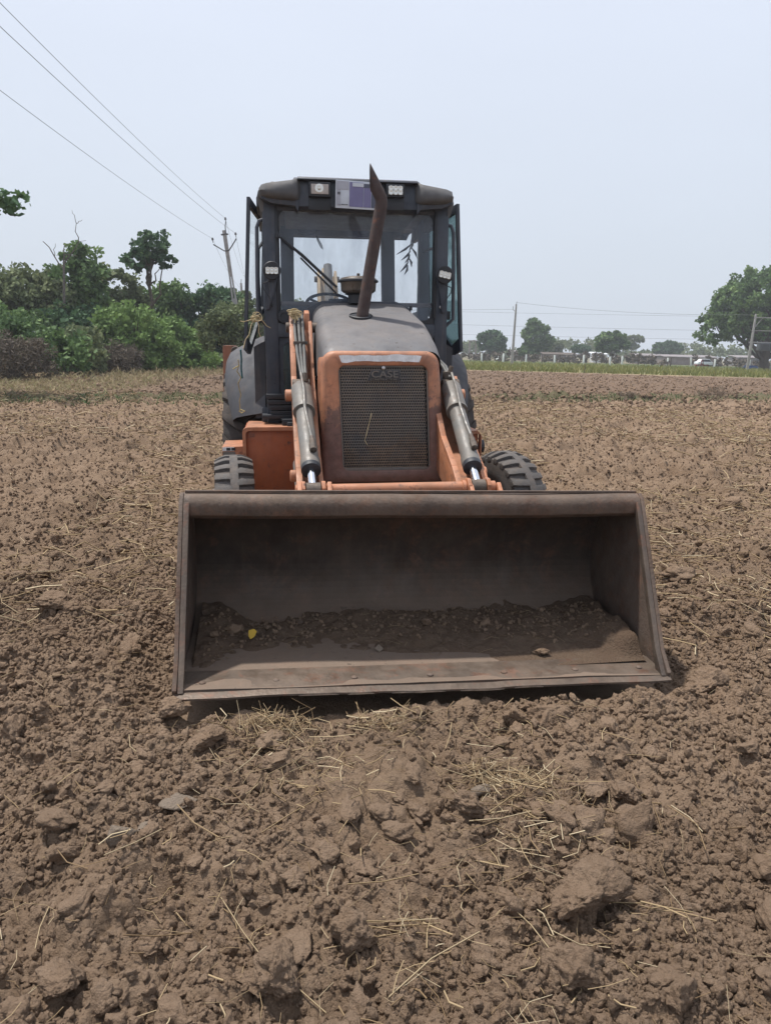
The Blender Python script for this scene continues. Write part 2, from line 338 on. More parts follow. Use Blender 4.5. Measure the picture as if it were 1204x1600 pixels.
M['sheet_white'] = plain('white_sheet', (0.70, 0.72, 0.74), 0.6, 0, 0.1, 1.0)
M['red'] = plain('red_implement', (0.24, 0.035, 0.03), 0.6)
M['blue'] = plain('blue_tarp', (0.035, 0.08, 0.20), 0.6)
M['log'] = plain('dry_log', (0.24, 0.18, 0.13), 0.95, 0, 0.3, 10, 0.5, 30)

# soil: clods, gravelly grain, dusty tops
def soilmat(name, a, b_, c_, ground=False):
    m, n, l, b = newmat(name); geo = n.new('ShaderNodeNewGeometry'); P = geo.outputs['Position']
    col_ = mixc(n, l, ramp(n, l, noise(n, l, 2.6, 6, P, 0.6), 0.3, 0.7), a, b_)
    col_ = mixc(n, l, mathn(n, l, 'MULTIPLY', ramp(n, l, noise(n, l, 11, 6, P, 0.7), 0.45, 0.75), 0.7), col_, c_)
    col_ = mixc(n, l, mathn(n, l, 'MULTIPLY', ramp(n, l, noise(n, l, 70, 4, P, 0.7), 0.5, 0.8), 0.35), col_, tuple(x * 0.55 for x in a))
    col_ = mixc(n, l, mathn(n, l, 'MULTIPLY', ramp(n, l, noise(n, l, 0.55, 5, P, 0.6), 0.46, 0.64), 0.45), col_, tuple(x * 0.66 for x in a))   # moister earth
    if ground:
        sp = n.new('ShaderNodeSeparateXYZ'); l.new(P, sp.inputs[0]); X, Y = sp.outputs['X'], sp.outputs['Y']
        wob = mathn(n, l, 'MULTIPLY', mathn(n, l, 'SUBTRACT', noise(n, l, 0.35, 4, P), 0.5), 5.0)
        Yw = mathn(n, l, 'ADD', Y, wob)
        def band(v, lo, hi, soft):
            p = mathn(n, l, 'MULTIPLY', mathn(n, l, 'SUBTRACT', v, lo), 1 / soft, True); q = mathn(n, l, 'MULTIPLY', mathn(n, l, 'SUBTRACT', hi, v), 1 / soft, True)
            return mathn(n, l, 'MULTIPLY', p, q)
        # stubble litter between 6 and 22 m gives paler soil patches
        lit = mathn(n, l, 'MULTIPLY', ramp(n, l, noise(n, l, 5.5, 7, P, 0.75), 0.48, 0.66), band(Y, 4.5, 25.0, 4.0))
        col_ = mixc(n, l, mathn(n, l, 'MULTIPLY', lit, 0.35), col_, (0.27, 0.195, 0.13))
        fld = band(mathn(n, l, 'SUBTRACT', Y, mathn(n, l, 'MULTIPLY', X, 0.40)), 24.0, 90.0, 1.0); col_ = mixc(n, l, mathn(n, l, 'MULTIPLY', fld, 0.85), col_, (0.142, 0.098, 0.070))   # the next plot, colour darkened for the clod shade its flatter soil lacks
        # weedy bund across the field
        bl = mathn(n, l, 'SUBTRACT', mathn(n, l, 'ADD', Y, mathn(n, l, 'MULTIPLY', wob, 0.25)), mathn(n, l, 'MULTIPLY', X, 0.40))
        col_ = mixc(n, l, mathn(n, l, 'MULTIPLY', band(bl, 22.3, 25.0, 0.5), 0.8), col_, (0.085, 0.085, 0.045))
        # grass margin on the left
        lx = mathn(n, l, 'SUBTRACT', -8.5, mathn(n, l, 'ADD', X, mathn(n, l, 'MULTIPLY', wob, 0.4)))
        lg = mathn(n, l, 'MULTIPLY', mathn(n, l, 'MULTIPLY', lx, 0.4, True), mathn(n, l, 'MULTIPLY', mathn(n, l, 'SUBTRACT', bl, 23.5), 0.6, True))
        col_ = mixc(n, l, mathn(n, l, 'MULTIPLY', lg, 0.8), col_, (0.17, 0.135, 0.075))
        # grass strip beyond the far ploughed land, then pale far fields
        fy = mathn(n, l, 'ADD', Yw, mathn(n, l, 'MULTIPLY', X, 0.09))
        col_ = mixc(n, l, band(fy, 70.5, 73.0, 0.6), col_, (0.27, 0.21, 0.13))
        col_ = mixc(n, l, mathn(n, l, 'MULTIPLY', band(fy, 72.5, 118.0, 2.0), 0.9), col_, (0.18, 0.17, 0.075))
        col_ = mixc(n, l, mathn(n, l, 'MULTIPLY', band(fy, 116.0, 175.0, 5.0), 0.9), col_, (0.06, 0.10, 0.035))
        col_ = mixc(n, l, mathn(n, l, 'MULTIPLY', band(fy, 170.0, 9000.0, 10.0), 0.85), col_, (0.15, 0.14, 0.085))
    l.new(col_, b.inputs['Base Color']); b.inputs['Roughness'].default_value = 0.95; b.inputs['Specular IOR Level'].default_value = 0.15
    vo = n.new('ShaderNodeTexVoronoi'); vo.inputs['Scale'].default_value = 75; l.new(P, vo.inputs['Vector']); vo2 = n.new('ShaderNodeTexVoronoi'); vo2.inputs['Scale'].default_value = 170; l.new(P, vo2.inputs['Vector'])
    h = mathn(n, l, 'ADD', noise(n, l, 45, 8, P, 0.75), mathn(n, l, 'ADD', mathn(n, l, 'MULTIPLY', vo.outputs['Distance'], -0.30), mathn(n, l, 'MULTIPLY', vo2.outputs['Distance'], -0.16)))
    bump(n, l, h, b, 1.0, 0.020)
    return m
M['soil'] = soilmat('ploughed_soil', (0.216, 0.148, 0.098), (0.247, 0.176, 0.121), (0.290, 0.213, 0.152), True)
M['clod'] = soilmat('soil_clod', (0.226, 0.155, 0.104), (0.256, 0.182, 0.126), (0.297, 0.218, 0.156))
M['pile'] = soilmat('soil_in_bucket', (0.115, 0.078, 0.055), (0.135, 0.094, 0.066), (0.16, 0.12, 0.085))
M['stone'] = soilmat('grey_stone', (0.255, 0.205, 0.160), (0.225, 0.18, 0.14), (0.29, 0.24, 0.19))

#SECTION_GROUND
# ------------------------------------------------------------------ ground: one sheet to the horizon, fine where it is near
RX, RY, YAW = 0.24, 3.18, rad(8.6)                      # bucket lip centre on the ground, heading of the machine
def to_local(x, y):
    dx, dy = x - RX, y - RY; return dx * math.cos(YAW) + dy * math.sin(YAW), -dx * math.sin(YAW) + dy * math.cos(YAW)
def sstep(t): t = np.clip(t, 0, 1); return t * t * (3 - 2 * t)
def ground_h(x, y, fine=True):
    x = np.asarray(x, float); y = np.asarray(y, float); d = np.hypot(x, y)
    wx = x + 0.05 * fbm(x * 6, y * 6, 5.0, 3); wy = y + 0.05 * fbm(x * 6, y * 6, 11.0, 3)
    h = 0.035 * fbm(x * 1.3, y * 1.3, 1.0, 3)
    near = sstep((30 - d) / 18); mid = sstep((80 - d) / 30)
    L = lumps(wx, wy, 0.30, 3, 0.42) * 0.40 + lumps(wx, wy, 0.13, 21, 0.55) * 0.48 + lumps(wx, wy, 0.062, 41, 0.7) * 0.62
    L = L + 0.012 * fbm(x * 17, y * 17, 2.0, 4, 0.65) + 0.022 * fbm(x * 5, y * 5, 9.0, 3) + lumps(wx, wy, 0.034, 91, 0.75) * 0.6 * sstep((8 - d) / 3)
    far = 0.06 * fbm(x * 2.6, y * 2.6, 4.0, 4, 0.6) + lumps(wx, wy, 0.40, 77, 0.6) * 0.42 + lumps(wx, wy, 0.2, 87, 0.6) * 0.4
    far = far + 0.055 * fbm(x * 6.5, y * 6.5, 14.0, 4, 0.7) * sstep((d - 4) / 5)
    h = h + (L * (0.35 + 0.65 * near) + far * 1.0 * sstep((d - 3.5) / 9)) * mid
    bl = y - 0.40 * x                                   # low bund across the field
    h = h + 0.16 * np.exp(-((bl - 23.6) / 1.1) ** 2) * sstep((60 - d) / 10)
    u, v = to_local(x, y)
    # soil scraped up in front of the lip, packed flat under the machine
    h = h + (0.045 * np.exp(-((v + 0.16) / 0.14) ** 2) * (0.55 + 0.45 * np.clip(fbm(u * 1.7, v * 0 + 3.0, 8.0, 2), -1, 1))) * sstep((1.3 - np.abs(u)) / 0.35)
    under = sstep((1.5 - np.abs(u)) / 0.25) * sstep((v + 0.05) / 0.12) * sstep((6.3 - v) / 0.5)
    h = h * (1 - under) + under * (0.012 * fbm(x * 9, y * 9, 2.0, 3) - 0.03)
    # gentle hollow under the lip's left end
    return h - 0.035
ang_f = np.arange(-43, 43.01, math.degrees(0.0036)); ang = np.concatenate([np.linspace(-180, -43, 30)[:-1], ang_f, np.linspace(43, 180, 30)[1:-1]])
ang = np.radians(ang)
r1 = 0.42 * np.exp(np.arange(0, math.log(26 / 0.42), 0.0042)); r2 = r1[-1] * np.exp(np.arange(0.006, math.log(90 / r1[-1]), 0.006)); r3 = r2[-1] * np.exp(np.arange(0.1, math.log(1150 / r2[-1]), 0.1))
rr = np.concatenate([r1, r2, r3])
A, Rr = np.meshgrid(ang, rr); gx = (Rr * np.sin(A)).ravel(); gy = (Rr * np.cos(A)).ravel()
gz = np.zeros_like(gx); fm = (np.hypot(gx, gy) < 95); gz[fm] = ground_h(gx[fm], gy[fm])
na, nr = len(ang), len(rr)
I, J = np.meshgrid(np.arange(nr - 1), np.arange(na), indexing='ij'); J2 = (J + 1) % na
quads = np.stack([I * na + J, I * na + J2, (I + 1) * na + J2, (I + 1) * na + J], -1).reshape(-1, 4)[:, ::-1]
gv = np.stack([gx, gy, gz], 1); gv = np.vstack([gv, [[0, 0, -0.03]]])
me = npmesh('ground', gv, quads, smooth=True)
bm = bmesh.new(); bm.from_mesh(me); bm.verts.ensure_lookup_table(); c0 = bm.verts[len(gv) - 1]
for j in range(na): bm.faces.new((bm.verts[j], c0, bm.verts[(j + 1) % na]))
bmesh.ops.recalc_face_normals(bm, faces=bm.faces); bm.to_mesh(me); bm.free()
if me.polygons[0].normal.z < 0: me.flip_normals()
me.shade_smooth()
tag(link('ground', me, M['soil']), kind='structure')

#SECTION_CLODS
# ------------------------------------------------------------------ clods
def ico(sub):
    bm = bmesh.new(); bmesh.ops.create_icosphere(bm, subdivisions=sub, radius=1.0)
    v = np.array([p.co[:] for p in bm.verts]); f = np.array([[q.index for q in p.verts] for p in bm.faces]); bm.free(); return v, f
ICO = {k: ico(k) for k in (1, 2, 3, 4, 5)}
def clod_mesh(name, sub, seed, m, cuts=9, rough=0.10, flat=0.7):
    rg = np.random.RandomState(seed); v, f = ICO[sub]; v = v.copy()
    for k in range(cuts):
        nrm = rg.normal(size=3); nrm /= np.linalg.norm(nrm); d = rg.uniform(0.45, 0.8); s = v @ nrm
        v -= np.outer(np.clip(s - d, 0, None) * 0.92, nrm)
    o = seed * 3.17
    v *= (1 + rough * fbm(v[:, 0] * 2.2 + o, v[:, 1] * 2.2, v[:, 2] * 2.2 + o, 4, 0.6))[:, None]
    if sub >= 3: v *= (1 - rough * 0.55 * np.abs(fbm(v[:, 0] * 6 + o, v[:, 1] * 6, v[:, 2] * 6 - o, 4, 0.65)))[:, None]
    v[:, 2] *= flat; v /= np.abs(v).max()
    me = npmesh(name, v, f, smooth=(sub >= 3)); me.materials.append(m); return me
def ground_pt(x, y): return float(ground_h(np.array([x]), np.array([y]))[0])
big = [clod_mesh('soil_clod', 5, 100 + i, M['clod'], 9, 0.22, 0.75) for i in range(6)]
med = [clod_mesh('soil_clod', 4, 200 + i, M['clod'], 8, 0.24, 0.78) for i in range(8)]
def clod(x, y, s, me, label, group=None, rz=0.0, tilt=(0, 0), sink=0.3, mat=None, cat='soil clod', name='soil_clod'):
    o = link(name, me, None); o.location = (x, y, ground_pt(x, y) + s[2] * 0.7 * (1 - 2 * sink)); o.scale = s; o.rotation_euler = (tilt[0], tilt[1], rz)
    tag(o, label, cat, group); return o
named = [
 (0.62, 1.86, (.135, .095, .10), 'largest soil block, broken face up, beside the rounded boulder of earth', 0.2, (0.25, 0.1)),
 (0.50, 1.62, (.105, .095, .10), 'rounded boulder of dry earth touching the largest soil block', 1.3, (0, 0.1)),
 (0.31, 2.29, (.115, .075, .075), 'wedge-shaped clod with a sloping top among straw, ahead of the bucket', 2.2, (0.2, 0.35)),
 (0.72, 2.97, (.13, .08, .085), 'long dark clod lying against the bucket lip beside a straw tuft', 0.1, (0.4, 0)),
 (0.60, 2.98, (.075, .07, .08), 'blocky clod pressed against the long dark clod at the bucket lip', 0.9, (0.1, 0.3)),
 (-0.90, 2.93, (.085, .075, .09), 'squared upright clod just ahead of the bucket corner with the black gap', 0.5, (0.2, -0.2)),
 (-0.69, 2.70, (.095, .06, .055), 'flat-topped clod lying behind the straw tuft ahead of the bucket', 0.7, (0.1, 0.2)),
 (-0.07, 1.72, (.085, .075, .085), 'tall crumbly clod with straw stalks leaning over it', 0.4, (0, 0)),
 (-0.25, 1.60, (.10, .08, .085), 'wide crumbly clod with a knobbly top and a pebble at its foot', 1.8, (0.1, 0)),
 (-0.78, 1.55, (.085, .07, .075), 'angular clod with a pale flat face at the lower field edge', 2.6, (0.3, 0.1)),
 (-0.25, 1.95, (.055, .045, .05), 'small squared clod standing alone on fine soil', 0.3, (0.1, 0)),
 (-1.97, 4.20, (.16, .11, .10), 'long overturned furrow slice with a shaded hollow beside it', 0.15, (0.2, 0)),
 (1.62, 3.45, (.15, .09, .10), 'dark turned slab of soil beyond the right bucket corner', 0.5, (0.4, 0.2)),
 (0.88, 2.42, (.085, .075, .06), 'broad low clod with a cracked flat top', 0.9, (0.05, 0.1)),
]
for i, (x, y, s, lab, rz, tl) in enumerate(named): clod(x, y, s, big[i % 6], lab, None, rz, tl, 0.14)
stones = [(-0.71, 2.34, (.075, .05, .03), 'flat grey stone slab half buried in fine soil', 0.2), (-0.82, 2.08, (.05, .045, .045), 'grey pointed stone next to a smaller pebble', 0.6),
          (-0.76, 2.14, (.035, .03, .03), 'small rounded grey pebble next to the pointed stone', 1.2), (0.37, 2.40, (.04, .035, .04), 'pale stone standing behind the wedge-shaped clod', 0.3)]
stone_me = [clod_mesh('field_stone', 3, 300 + i, M['stone'], 10, 0.05, 0.8) for i in range(4)]
for i, (x, y, s, lab, rz) in enumerate(stones): clod(x, y, s, stone_me[i], lab, None, rz, (0.1, 0.1), 0.1, cat='stone', name='field_stone')
rg = np.random.RandomState(5)
def inside_machine(x, y, pad=0.0):
    u, v = to_local(x, y); return (np.abs(u) < 1.25 + pad) & (v > -0.12 - pad) & (v < 6.4)
cnt = 0
while cnt < 230:
    d = 1.25 + 7.5 * rg.rand() ** 1.5; a = rg.uniform(-0.62, 0.62); x, y = d * math.sin(a), d * math.cos(a)
    if inside_machine(np.array([x]), np.array([y]), 0.05)[0]: continue
    s = rg.uniform(0.026, 0.055) * (1 + 0.12 * d) * (1.45 if rg.rand() < 0.2 else 1)
    clod(x, y, (s * rg.uniform(.9, 1.4), s * rg.uniform(.7, 1.0), s * rg.uniform(.6, .95)), med[rg.randint(8)],
         'loose dry brown soil clod lying on the ploughed field', 'loose soil clods on the ploughed field', rg.uniform(0, 6.3), (rg.normal() * .3, rg.normal() * .3), rg.uniform(.22, .4)); cnt += 1
# the uncountable small clods: instanced
def scatter(name, pts, rots, scl, idx, coll, kind='stuff'):
    me = bpy.data.meshes.new(name); N = len(pts); me.vertices.add(N); me.vertices.foreach_set('co', np.ascontiguousarray(pts, np.float32).ravel())
    for nm, t, dat in (('rot', 'FLOAT_VECTOR', rots), ('scl', 'FLOAT_VECTOR', scl)):
        at = me.attributes.new(nm, t, 'POINT'); at.data.foreach_set('vector', np.ascontiguousarray(dat, np.float32).ravel())
    at = me.attributes.new('idx', 'INT', 'POINT'); at.data.foreach_set('value', np.ascontiguousarray(idx, np.int32))
    o = link(name, me, None); g = bpy.data.node_groups.new(name, 'GeometryNodeTree')
    g.interface.new_socket('Geometry', in_out='INPUT', socket_type='NodeSocketGeometry'); g.interface.new_socket('Geometry', in_out='OUTPUT', socket_type='NodeSocketGeometry')
    n = g.nodes; l = g.links; gi = n.new('NodeGroupInput'); go = n.new('NodeGroupOutput'); ip = n.new('GeometryNodeInstanceOnPoints')
    ci = n.new('GeometryNodeCollectionInfo'); ci.inputs['Collection'].default_value = coll; ci.inputs['Separate Children'].default_value = True; ci.inputs['Reset Children'].default_value = True
    def na_(nm, t): q = n.new('GeometryNodeInputNamedAttribute'); q.data_type = t; q.inputs['Name'].default_value = nm; return q.outputs['Attribute']
    e2r = n.new('FunctionNodeEulerToRotation'); l.new(na_('rot', 'FLOAT_VECTOR'), e2r.inputs[0])
    l.new(gi.outputs[0], ip.inputs['Points']); l.new(ci.outputs[0], ip.inputs['Instance']); ip.inputs['Pick Instance'].default_value = True
    l.new(na_('idx', 'INT'), ip.inputs['Instance Index']); l.new(e2r.outputs[0], ip.inputs['Rotation']); l.new(na_('scl', 'FLOAT_VECTOR'), ip.inputs['Scale'])
    l.new(ip.outputs[0], go.inputs[0]); mo = o.modifiers.new('scatter', 'NODES'); mo.node_group = g
    tag(o, kind=kind); return o
src = bpy.data.collections.new('clod_shapes')
for i in range(8):
    o = bpy.data.objects.new('clod_shape', clod_mesh('clod_shape', 3, 400 + i, M['clod'], 7, 0.26, 0.85)); src.objects.link(o)
def clod_points(N, dmin, dmax, power, smin, smax, grow, amax=0.66, even=0.75):
    d = dmin + (dmax - dmin) * rg.rand(N) ** power; a = rg.uniform(-amax, amax, N); x, y = d * np.sin(a), d * np.cos(a)
    keep = ~inside_machine(x, y, -0.03) & (fbm(x * 1.1, y * 1.1, 33.0, 2) + even > rg.rand(N) * 1.2 - 0.3); x, y, d = x[keep], y[keep], d[keep]; n = len(x)
    s = (smin + (smax - smin) * rg.rand(n) ** 2.6) * (1 + grow * d)
    z = ground_h(x, y) + s * rg.uniform(-0.1, 0.35, n)
    sc = s[:, None] * np.stack([rg.uniform(.9, 1.35, n), rg.uniform(.75, 1.05, n), rg.uniform(.65, 1.0, n)], 1)
    return np.stack([x, y, z], 1), rg.uniform(0, 6.3, (n, 3)), sc, rg.randint(0, 8, n)
parts = [clod_points(110000, 1.0, 5.5, 1.2, 0.003, 0.018, 0.12), clod_points(1500, 1.0, 7.0, 1.1, 0.016, 0.034, 0.12), clod_points(140000, 4.0, 26.0, 1.25, 0.005, 0.018, 0.055, 0.6, 2.5), clod_points(60000, 23.0, 70.0, 1.1, 0.03, 0.10, 0.0, 0.58)]
P_, R_, S_, I_ = [np.concatenate([p[k] for p in parts]) for k in range(4)]
tag(scatter('soil_crumbs', P_, R_, S_, I_, src), 'small soil crumbs and clods strewn over the ploughed field', 'soil')

# straw litter
def straw_mesh(name, x, y, z, L, az, tilt, r, tint, bend):
    """stalks: three-sided bent tubes of two segments"""
    n = len(x); d = np.stack([np.cos(az) * np.cos(tilt), np.sin(az) * np.cos(tilt), np.sin(tilt)], 1)
    side = np.stack([-np.sin(az), np.cos(az), np.zeros(n)], 1); upv = np.cross(side, d) * -1
    base = np.stack([x, y, z], 1); V = []
    for t in (-0.5, 0.0, 0.5):
        c = base + d * (L * t)[:, None] + side * (bend * L * (0.25 - t * t) * 2)[:, None]
        for k in range(3):
            a = 2 * math.pi * k / 3; V.append(c + (side * math.cos(a) + upv * math.sin(a)) * r[:, None])
    V = np.stack(V, 1).reshape(-1, 3); b = (np.arange(n) * 9)[:, None]
    F = []
    for s in (0, 3):
        for k in range(3): F.append(np.stack([b[:, 0] + s + k, b[:, 0] + s + (k + 1) % 3, b[:, 0] + s + 3 + (k + 1) % 3, b[:, 0] + s + 3 + k], 1))
    F = np.stack(F, 1).reshape(-1, 4)
    return npmesh(name, V, F, tint=np.repeat(tint, 6))
def straw_params(x, y, lmin, lmax, rad_, lift=0.012, tl=0.22):
    n = len(x); L = rg.uniform(lmin, lmax, n) * (0.25 + rg.rand(n) ** 1.5 * 1.1); az = rg.uniform(0, 6.3, n); t = rg.normal(0, tl, n)
    # rest on the soil: highest ground under three points of the stalk
    g = np.max([ground_h(x + np.cos(az) * L * k, y + np.sin(az) * L * k) for k in (-0.3, 0, 0.3)], 0)
    return dict(x=x, y=y, z=g + 0.013 + lift * rg.rand(n) + 0.25 * np.abs(np.sin(t)) * L, L=L, az=az, tilt=t, r=rad_ * (.55 + 1.6 * rg.rand(n) ** 2), tint=rg.rand(n), bend=rg.normal(0, .22, n))
SX, SY = [], []
for (x, y, s, n) in [(-0.47, 2.86, .11, 260), (-0.33, 2.70, .16, 60), (0.02, 2.96, .10, 160), (-0.15, 2.45, .13, 50), (-0.3, 2.4, .12, 26), (0.43, 2.55, .07, 110), (0.53, 2.42, .11, 130), (0.5, 2.15, .13, 100), (0.45, 1.95, .12, 26),
                     (0.05, 1.72, .07, 18), (0.36, 1.62, .12, 26), (-0.45, 1.8, .15, 22), (0.72, 2.15, .10, 22), (0.72, 1.72, .10, 14), (-0.1, 2.0, .2, 16), (0.55, 2.95, .12, 40), (0.95, 2.3, .15, 18), (-1.2, 2.7, .3, 18), (0.33, 1.45, .15, 16)]:
    SX.append(rg.normal(x, s, n)); SY.append(rg.normal(y, s * 0.8, n))
x1 = np.concatenate(SX); y1 = np.concatenate(SY); k = ~inside_machine(x1, y1, 0.02); x1, y1 = x1[k], y1[k]
d = 1.2 + 3.8 * rg.rand(800) ** 0.9; a = rg.uniform(-.62, .62, 800); x2, y2 = d * np.sin(a), d * np.cos(a)
k = ~inside_machine(x2, y2, 0.1); x1 = np.concatenate([x1, x2[k]]); y1 = np.concatenate([y1, y2[k]])
me = straw_mesh('straw_litter', **straw_params(x1, y1, 0.06, 0.17, 0.0013)); me.materials.append(M['straw'])
tag(link('straw_litter', me, None), 'loose straw scattered in tufts over the soil ahead of the bucket', 'straw', kind='stuff')
d = 4.2 + 19.5 * rg.rand(34000) ** 0.75; a = rg.uniform(-.6, .6, 34000); x2, y2 = d * np.sin(a), d * np.cos(a)
k = ~inside_machine(x2, y2, 0.1) & (fbm(x2 * .55, y2 * .55, 51.0, 3) + 0.25 > rg.rand(34000) * 1.0 - 0.25); x2, y2 = x2[k], y2[k]
pr = straw_params(x2, y2, 0.10, 0.26, 0.0019, 0.035); pr['r'] = pr['r'] * (1 + 0.12 * np.hypot(x2, y2))
me = straw_mesh('stubble_litter', **pr); me.materials.append(M['straw'])
tag(link('stubble_litter', me, None), 'chopped straw and stubble covering the field around the machine', 'straw', kind='stuff')
# a few long stalks one can pick out
for i, (x, y, L, az) in enumerate([(-0.3, 2.25, .26, .9), (-0.36, 1.75, .30, -.9), (-0.2, 1.6, .24, -.8), (0.02, 1.93, .22, .25), (-0.5, 2.55, .2, 1.2), (0.16, 1.62, .34, .75), (0.78, 1.83, .24, -.15), (0.62, 2.55, .22, .9), (-0.1, 2.2, .2, 1.3), (-1.0, 3.35, .12, -.9),
                                  (0.08, 1.76, .2, .1), (0.07, 1.74, .22, -.05), (0.05, 1.78, .18, .02), (0.55, 1.86, .2, .6), (-0.75, 2.0, .18, .7), (0.42, 1.75, .2, -1.1)]):
    n1 = np.array([1.0]); g = max(ground_pt(x + math.cos(az) * L * t, y + math.sin(az) * L * t) for t in (-.45, -.2, 0, .2, .45))
    me = straw_mesh('straw_stalk', n1 * 0, n1 * 0, n1 * 0, n1 * L, n1 * az, n1 * random.uniform(-.08, .08), n1 * 0.0024, n1 * random.uniform(.5, 1), n1 * random.uniform(-.12, .12)); me.materials.append(M['straw'])
    o = link('straw_stalk', me, None); o.location = (x, y, g + 0.014); tag(o, 'long pale straw stalk lying across the clods', 'straw stalk', 'long straw stalks on the soil')

#SECTION_MACHINE
# ------------------------------------------------------------------ the backhoe loader (local axes: x across, y rearwards, z up; it faces -y)
ROLL = -0.018
L0 = empty('backhoe_loader', (RX, RY, 0), (0, ROLL, YAW))
tag(L0, 'orange and black backhoe loader with a wide rusty front bucket lowered to the soil', 'backhoe loader')
def part(name, mb, m, parent=L0, bevel=0.0, **k): return mb.build(name, M[m] if isinstance(m, str) else m, parent, bevel, **k)
def sgn(): return ((-1, 1))

# ---- bucket -----------------------------------------------------------
BW = 1.155
outer = [(0.0, 0.085), (0.45, 0.082), (0.70, 0.095), (0.86, 0.16), (0.95, 0.28), (0.98, 0.42), (0.955, 0.60), (0.88, 0.74), (0.76, 0.84), (0.62, 0.885), (0.50, 0.89)]
def offset_in(poly, t):
    out = []
    for i, (a, b) in enumerate(poly):
        p = poly[max(i - 1, 0)]; q = poly[min(i + 1, len(poly) - 1)]; dx, dy = q[0] - p[0], q[1] - p[1]; L = math.hypot(dx, dy)
        out.append((a - dy / L * t, b + dx / L * t))
    return out
def smooth_poly(poly, it=2):
    for _ in range(it):
        q = [poly[0]]
        for a, b in zip(poly[:-1], poly[1:]): q += [(a[0] * .75 + b[0] * .25, a[1] * .75 + b[1] * .25), (a[0] * .25 + b[0] * .75, a[1] * .25 + b[1] * .75)]
        poly = q + [poly[-1]]
    return poly
so_ = smooth_poly(outer); si_ = offset_in(so_, 0.018)
mb = MB(); n = len(so_); nu = 24; rgb = np.random.RandomState(3)
us = np.linspace(-BW, BW, nu)
def dent(u, k): return 0.006 * float(fbm(np.array([u * 1.8]), np.array([k * 0.25]), 7.0, 3)[0])
secs = []
for u in us:
    secs.append([(u, a, b + dent(u, i)) for i, (a, b) in enumerate(so_)] + [(u, a + dent(u, i) * .5, b + dent(u, i)) for i, (a, b) in reversed(list(enumerate(si_)))])
mb.loft(secs, True, True)
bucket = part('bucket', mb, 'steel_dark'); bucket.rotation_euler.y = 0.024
# rolled lip beam along the top
prof = [(0.505, 0.908), (0.460, 0.905), (0.430, 0.892), (0.414, 0.868), (0.411, 0.840), (0.421, 0.808), (0.452, 0.786), (0.49, 0.783), (0.52, 0.80), (0.525, 0.865)]
mb = MB(); mb.loft([[(u, a + dent(u, 50), b + dent(u, 60) * .8) for a, b in prof] for u in us * 0.996], True, True); part('lip_beam', mb, 'steel', bucket)
mb = MB(); mb.span(-BW * .995, BW * .995, 0.468, 0.484, 0.905, 0.919); part('top_strip', mb, 'steel', bucket, 0.003)
# side plates
sp = [(0.0, 0.083)] + so_[6:] + [(0.46, 0.912), (0.425, 0.885), (0.30, 0.645), (0.19, 0.43), (0.07, 0.20), (-0.015, 0.115)]
for s in sgn():
    mb = MB(); lo, hi = (BW - 0.002, BW + 0.018) if s > 0 else (-BW - 0.018, -BW + 0.002); mb.prism(sp, 'x', lo, hi)
    pl = part('side_plate', mb, 'steel', bucket, 0.004)
    mb = MB(); ed = [(-0.012, 0.10), (0.07, 0.20), (0.19, 0.43), (0.30, 0.645), (0.415, 0.872), (0.445, 0.862), (0.33, 0.63), (0.22, 0.415), (0.10, 0.185), (0.05, 0.10)]
    x0 = BW - 0.030 if s > 0 else -BW + 0.004; mb.prism(ed, 'x', x0, x0 + 0.026); part('side_cutter', mb, 'edge', bucket, 0.003)
# cutting edge with worn bright stretches
mb = MB(); secs = []
for u in np.linspace(-BW - 0.012, BW + 0.012, 60):
    wv = 0.004 * float(fbm(np.array([u * 4.0]), np.array([0.0]), 3.0, 3)[0]); z = 0.078 + wv
    secs.append([(u, -0.035 + wv, z), (u, -0.035 + wv, z + 0.009), (u, 0.02, z + 0.028), (u, 0.20, z + 0.031 - wv), (u, 0.20, z - 0.002 - wv)])
mb.loft(secs, True, True); ce = part('cutting_edge', mb, 'edge', bucket)
for a, b in ((-0.62, -0.44), (-0.40, -0.28), (-0.20, 0.05), (0.12, 0.33), (0.38, 0.52)):
    mb = MB(); secs = []
    for u in np.linspace(a, b, 9):
        t = (u - a) / (b - a); h = 0.006 * math.sin(math.pi * t) ** 0.5 + 0.0008; wv = 0.004 * float(fbm(np.array([u * 4.0]), np.array([0.0]), 3.0, 3)[0])
        secs.append([(u, -0.0375 + wv, 0.0775 + wv), (u, -0.0375 + wv, 0.0785 + wv + h), (u, -0.02 + wv, 0.0775 + wv)])
    mb.loft(secs, True, True); part('worn_edge', mb, 'bright', bucket)
for u in (-1.05, -0.72, -0.36, 0.0, 0.36, 0.72, 1.05):
    mb = MB(); mb.lathe([(0.016, 0), (0.015, 0.004), (0.009, 0.008), (0.003, 0.009)], (u, 0.075, 0.107), (0, 0, 1), 12); part('plow_bolt', mb, 'steel', bucket)
# back brackets that carry the arms and the crowd linkage
for s in sgn():
    for du in (-0.085, 0.085):
        mb = MB(); c = s * 0.50 + du; mb.prism([(0.97, 0.22), (1.12, 0.20), (1.16, 0.32), (1.14, 0.80), (1.06, 0.86), (0.97, 0.80), (0.985, 0.60), (0.99, 0.42)], 'x', c - 0.012, c + 0.012); part('hinge_bracket', mb, 'orange', bucket, 0.004)

